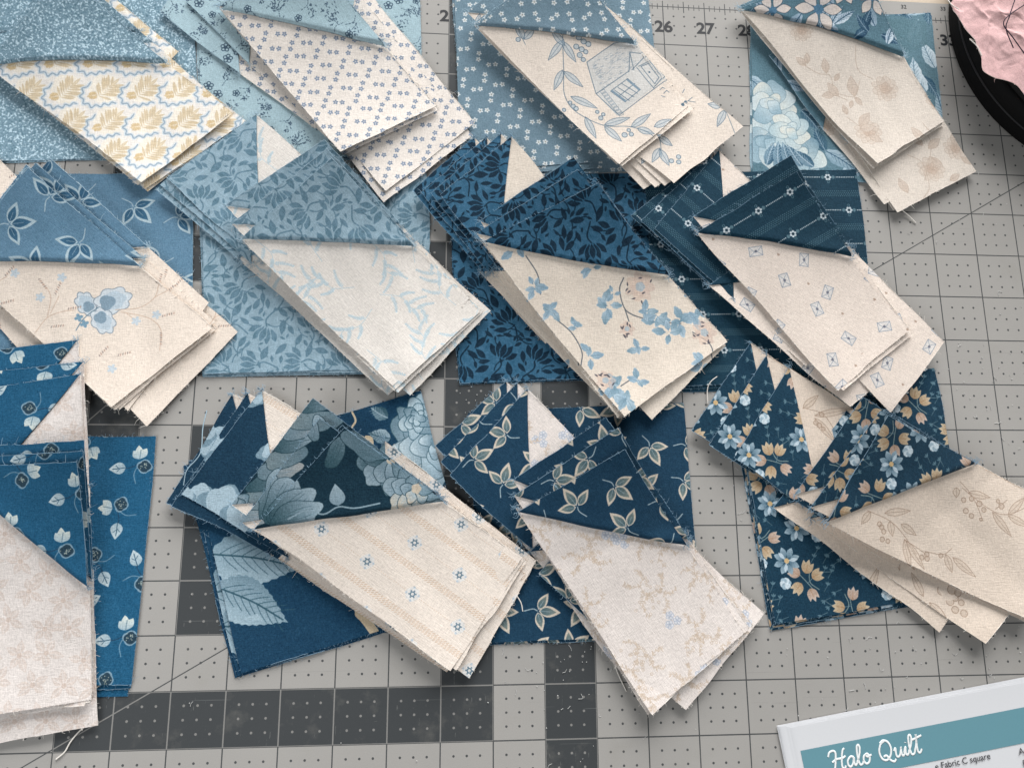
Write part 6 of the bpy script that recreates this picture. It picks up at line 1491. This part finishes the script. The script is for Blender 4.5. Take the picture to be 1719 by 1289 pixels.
thread([(*(-8.374, 0.515), .1), (*(-8.562, 0.349), .03), (*(-8.694, 0.178), .02), (*(-8.780, 0.009), .02), (*(-8.912, -0.108), .02)], .016, M_fray_cream, 'white thread trailing on the mat below the beige strips')
thread([(*(8.257, 11.009), .1), (*(8.432, 10.906), .05), (*(8.622, 10.733), .02)], .012, M_fray_cream, 'short white thread below the taupe rose strips')
thread([(*(3.738, 7.087), .12), (*(3.610, 6.987), .09), (*(3.537, 6.832), .05), (*(3.532, 6.526), .03)], .011, M_fray_cream, 'white thread hooking off the navy striped squares')
thread([(*(1.337, 1.425), .12), (*(1.423, 1.182), .05), (*(1.587, 0.841), .02)], .011, M_fray_cream, 'cream thread left of the taupe floral strips')
thread([(*(-0.546, 2.661), .2), (*(-0.466, 2.526), .17), (*(-0.432, 2.370), .15)], .011, M_fray_cream, 'short cream thread beside the cream star striped strips')
thread([(*(-6.637, 6.251), .3), (*(-6.680, 5.895), .33), (*(-6.689, 5.402), .34), (*(-6.913, 5.077), .34), (*(-6.969, 4.790), .3)], .01, M_fray_blue, 'long pale thread over the left navy peony triangles')

# ----------------------------------------------------------------- pattern booklet
ang = math.atan2(.404 + .302, 9.724 - 4.958)
bk = empty('pattern_booklet', (4.958, -.302, 0), ang)
tag(bk, 'white quilt pattern booklet with a teal title band', 'booklet')
M_teal = plain('teal_ink', (104, 150, 162), .55, .35, .05, 1200)
M_title = plain('white_lettering', (240, 244, 244), .5, .3)
M_text = plain('grey_text_ink', (74, 74, 78), .6, .2)
gb = np.random.default_rng(3)


def page(x0, y1, rot, z, fold):
    nx, ny = 26, 16
    X = np.concatenate([np.linspace(0, .35, 12), np.linspace(.4, 5.4, nx - 12)]); Y = np.linspace(0, -3.2, ny)
    gx, gy = np.meshgrid(X, Y, indexing='ij')
    zz = z - fold * np.exp(-gx / .05) + .004 * np.sin(gx * 1.1 + z * 40) + .006 * np.exp(gy / .25) * (z > .05)
    q = rotv(np.stack([gx, gy], -1), rot) + (x0, y1)
    P = np.concatenate([q, zz[..., None]], -1).reshape(-1, 3)
    Fc = grid_faces(nx, ny)[:, ::-1]
    o = mesh_obj('page', P, Fc, M_white, bk)
    m = o.modifiers.new('paper thickness', 'SOLIDIFY'); m.thickness = .005 * IN; m.offset = -1
    m = o.modifiers.new('crisp cut edge', 'EDGE_SPLIT'); m.split_angle = math.radians(50); m.use_edge_sharp = False
    return o


for i, (x0_, y1_, r_) in enumerate(((-.345, .51, .004), (-.33, .505, .002), (-.315, .50, .0), (-.30, .488, -.002), (-.20, .468, .0025), (-.14, .445, .001))):
    page(x0_, y1_, r_, .03 + .011 * i, .004 * i)


def flat(name, pts, z, mat):
    return mesh_obj(name, [(x, y, z) for x, y in pts], [tuple(range(len(pts)))], mat, bk, smooth=False)


bx = np.linspace(.0, 5.2, 40)
zb_ = lambda x, y: .085 - .02 * math.exp(-(x + .1) / .05) + .004 * math.sin((x + .1) * 1.1 + .085 * 40) + .006 * math.exp((y - .43) / .25) + .006
Vb, Fb = [], []
for i, x in enumerate(bx):
    for j, y in enumerate(np.linspace(.0, -.645, 8)):
        Vb.append((x, y, zb_(x, y)))
mesh_obj('title_band', Vb, grid_faces(40, 8)[:, ::-1], M_teal, bk)
# brush lettering drawn stroke by stroke
GL = {
    'H': ([[(-.06, .24), (-.02, .31), (.06, .33), (.10, .28), (.07, .15), (.03, .02), (-.03, -.05), (-.07, -.02)], [(.30, .34), (.25, .30), (.20, .15), (.18, .02), (.22, -.02), (.26, .03)], [(.0, .13), (.10, .17), (.22, .17), (.29, .20)]], .30),
    'a': ([[(.15, .15), (.09, .17), (.02, .11), (.01, .03), (.05, -.01), (.11, .04), (.15, .14), (.14, .04), (.16, .0), (.21, .05)]], .20),
    'l': ([[(.0, .05), (.07, .16), (.11, .29), (.09, .35), (.05, .30), (.03, .12), (.05, .0), (.10, .0), (.14, .06)]], .13),
    'o': ([[(.09, .16), (.03, .13), (.01, .05), (.05, -.01), (.11, .01), (.14, .09), (.11, .16), (.07, .15), (.10, .11), (.19, .13)]], .19),
    'Q': ([[(.16, .33), (.07, .28), (.01, .15), (.04, .02), (.13, -.02), (.22, .05), (.26, .18), (.22, .30), (.13, .34), (.06, .30)], [(.08, .05), (.14, .06), (.20, -.03), (.27, -.07), (.32, -.03)]], .31),
    'u': ([[(.0, .12), (.04, .16), (.03, .05), (.05, .0), (.10, .02), (.15, .13), (.155, .16), (.145, .04), (.17, .0), (.22, .05)]], .20),
    'i': ([[(.0, .05), (.05, .15), (.035, .04), (.06, .0), (.11, .05)], [(.07, .225), (.075, .235)]], .10),
    't': ([[(.0, .05), (.06, .18), (.09, .34), (.06, .14), (.06, .02), (.10, .0), (.15, .06)], [(-.02, .25), (.06, .265), (.20, .30)]], .2),
    ' ': ([], .16)}
tb = Tubes(); cx = .58
for ch in 'Halo Quilt':
    strokes, adv = GL[ch]
    for st in strokes:
        P = spline(np.array(st) * 1.0, 7) + (cx, -.445)
        tb.add(np.array([(x, y, zb_(x, y) + .004) for x, y in P]), .021 if len(st) > 2 else .026, 6, False)
    cx += adv * .99
ti = tb.build('title_lettering', M_title, bk)
for p_ in ti.data.vertices:                       # printed, so pressed flat
    x_, y_ = p_.co.x / IN, p_.co.y / IN
    base_ = (zb_(x_, y_) + .003) * IN
    p_.co.z = base_ + (p_.co.z - base_) * .12
for body, (lx, ly), sz in (('e Fabric C square', (2.60, -.80), .165), ('As', (4.38, -.835), .17), ('Pa', (4.40, -1.06), .17)):
    text_mesh('text_line', body, sz, (lx, ly, zb_(lx, ly) + .012), 0, M_text, bk, .001, 'LEFT')

# ----------------------------------------------------------------- lint shed over the mat
tb = Tubes(); g = np.random.default_rng(77)
spots = [(-.6, 6.2, .5, 26), (.3, 1.3, .6, 30), (5.6, 1.9, 1.4, 45), (10.2, 7., 1.2, 45), (9.5, 9., 1.5, 30), (1.2, 1.7, .8, 30), (-5, 1.2, 3., 20), (4.3, 4.3, .6, 25), (8.5, 1.5, 1., 25), (-1.3, 6.4, .4, 30)]
for sx, sy, sd, n in spots:
    for _ in range(n):
        q = np.array([sx + g.normal(0, sd), sy + g.normal(0, sd), .008])
        l = .015 if g.random() < .72 else g.uniform(.04, .13)
        a = g.uniform(0, TAU); d = np.array([math.cos(a), math.sin(a), .0]) * l
        k = np.array([-d[1], d[0], 0]) * g.normal(0, .3)
        tb.add(spline([q, q + d * .5 + k, q + d], 3), g.uniform(.004, .010) if l < .02 else g.uniform(.003, .005), 4, False)
lint = tb.build('lint', plain('lint_fibre', (206, 206, 204), .9, .1), None, (0, 0, 0))
tag(lint, 'tiny white specks of lint and thread scattered over the mat', 'lint', kind='stuff')
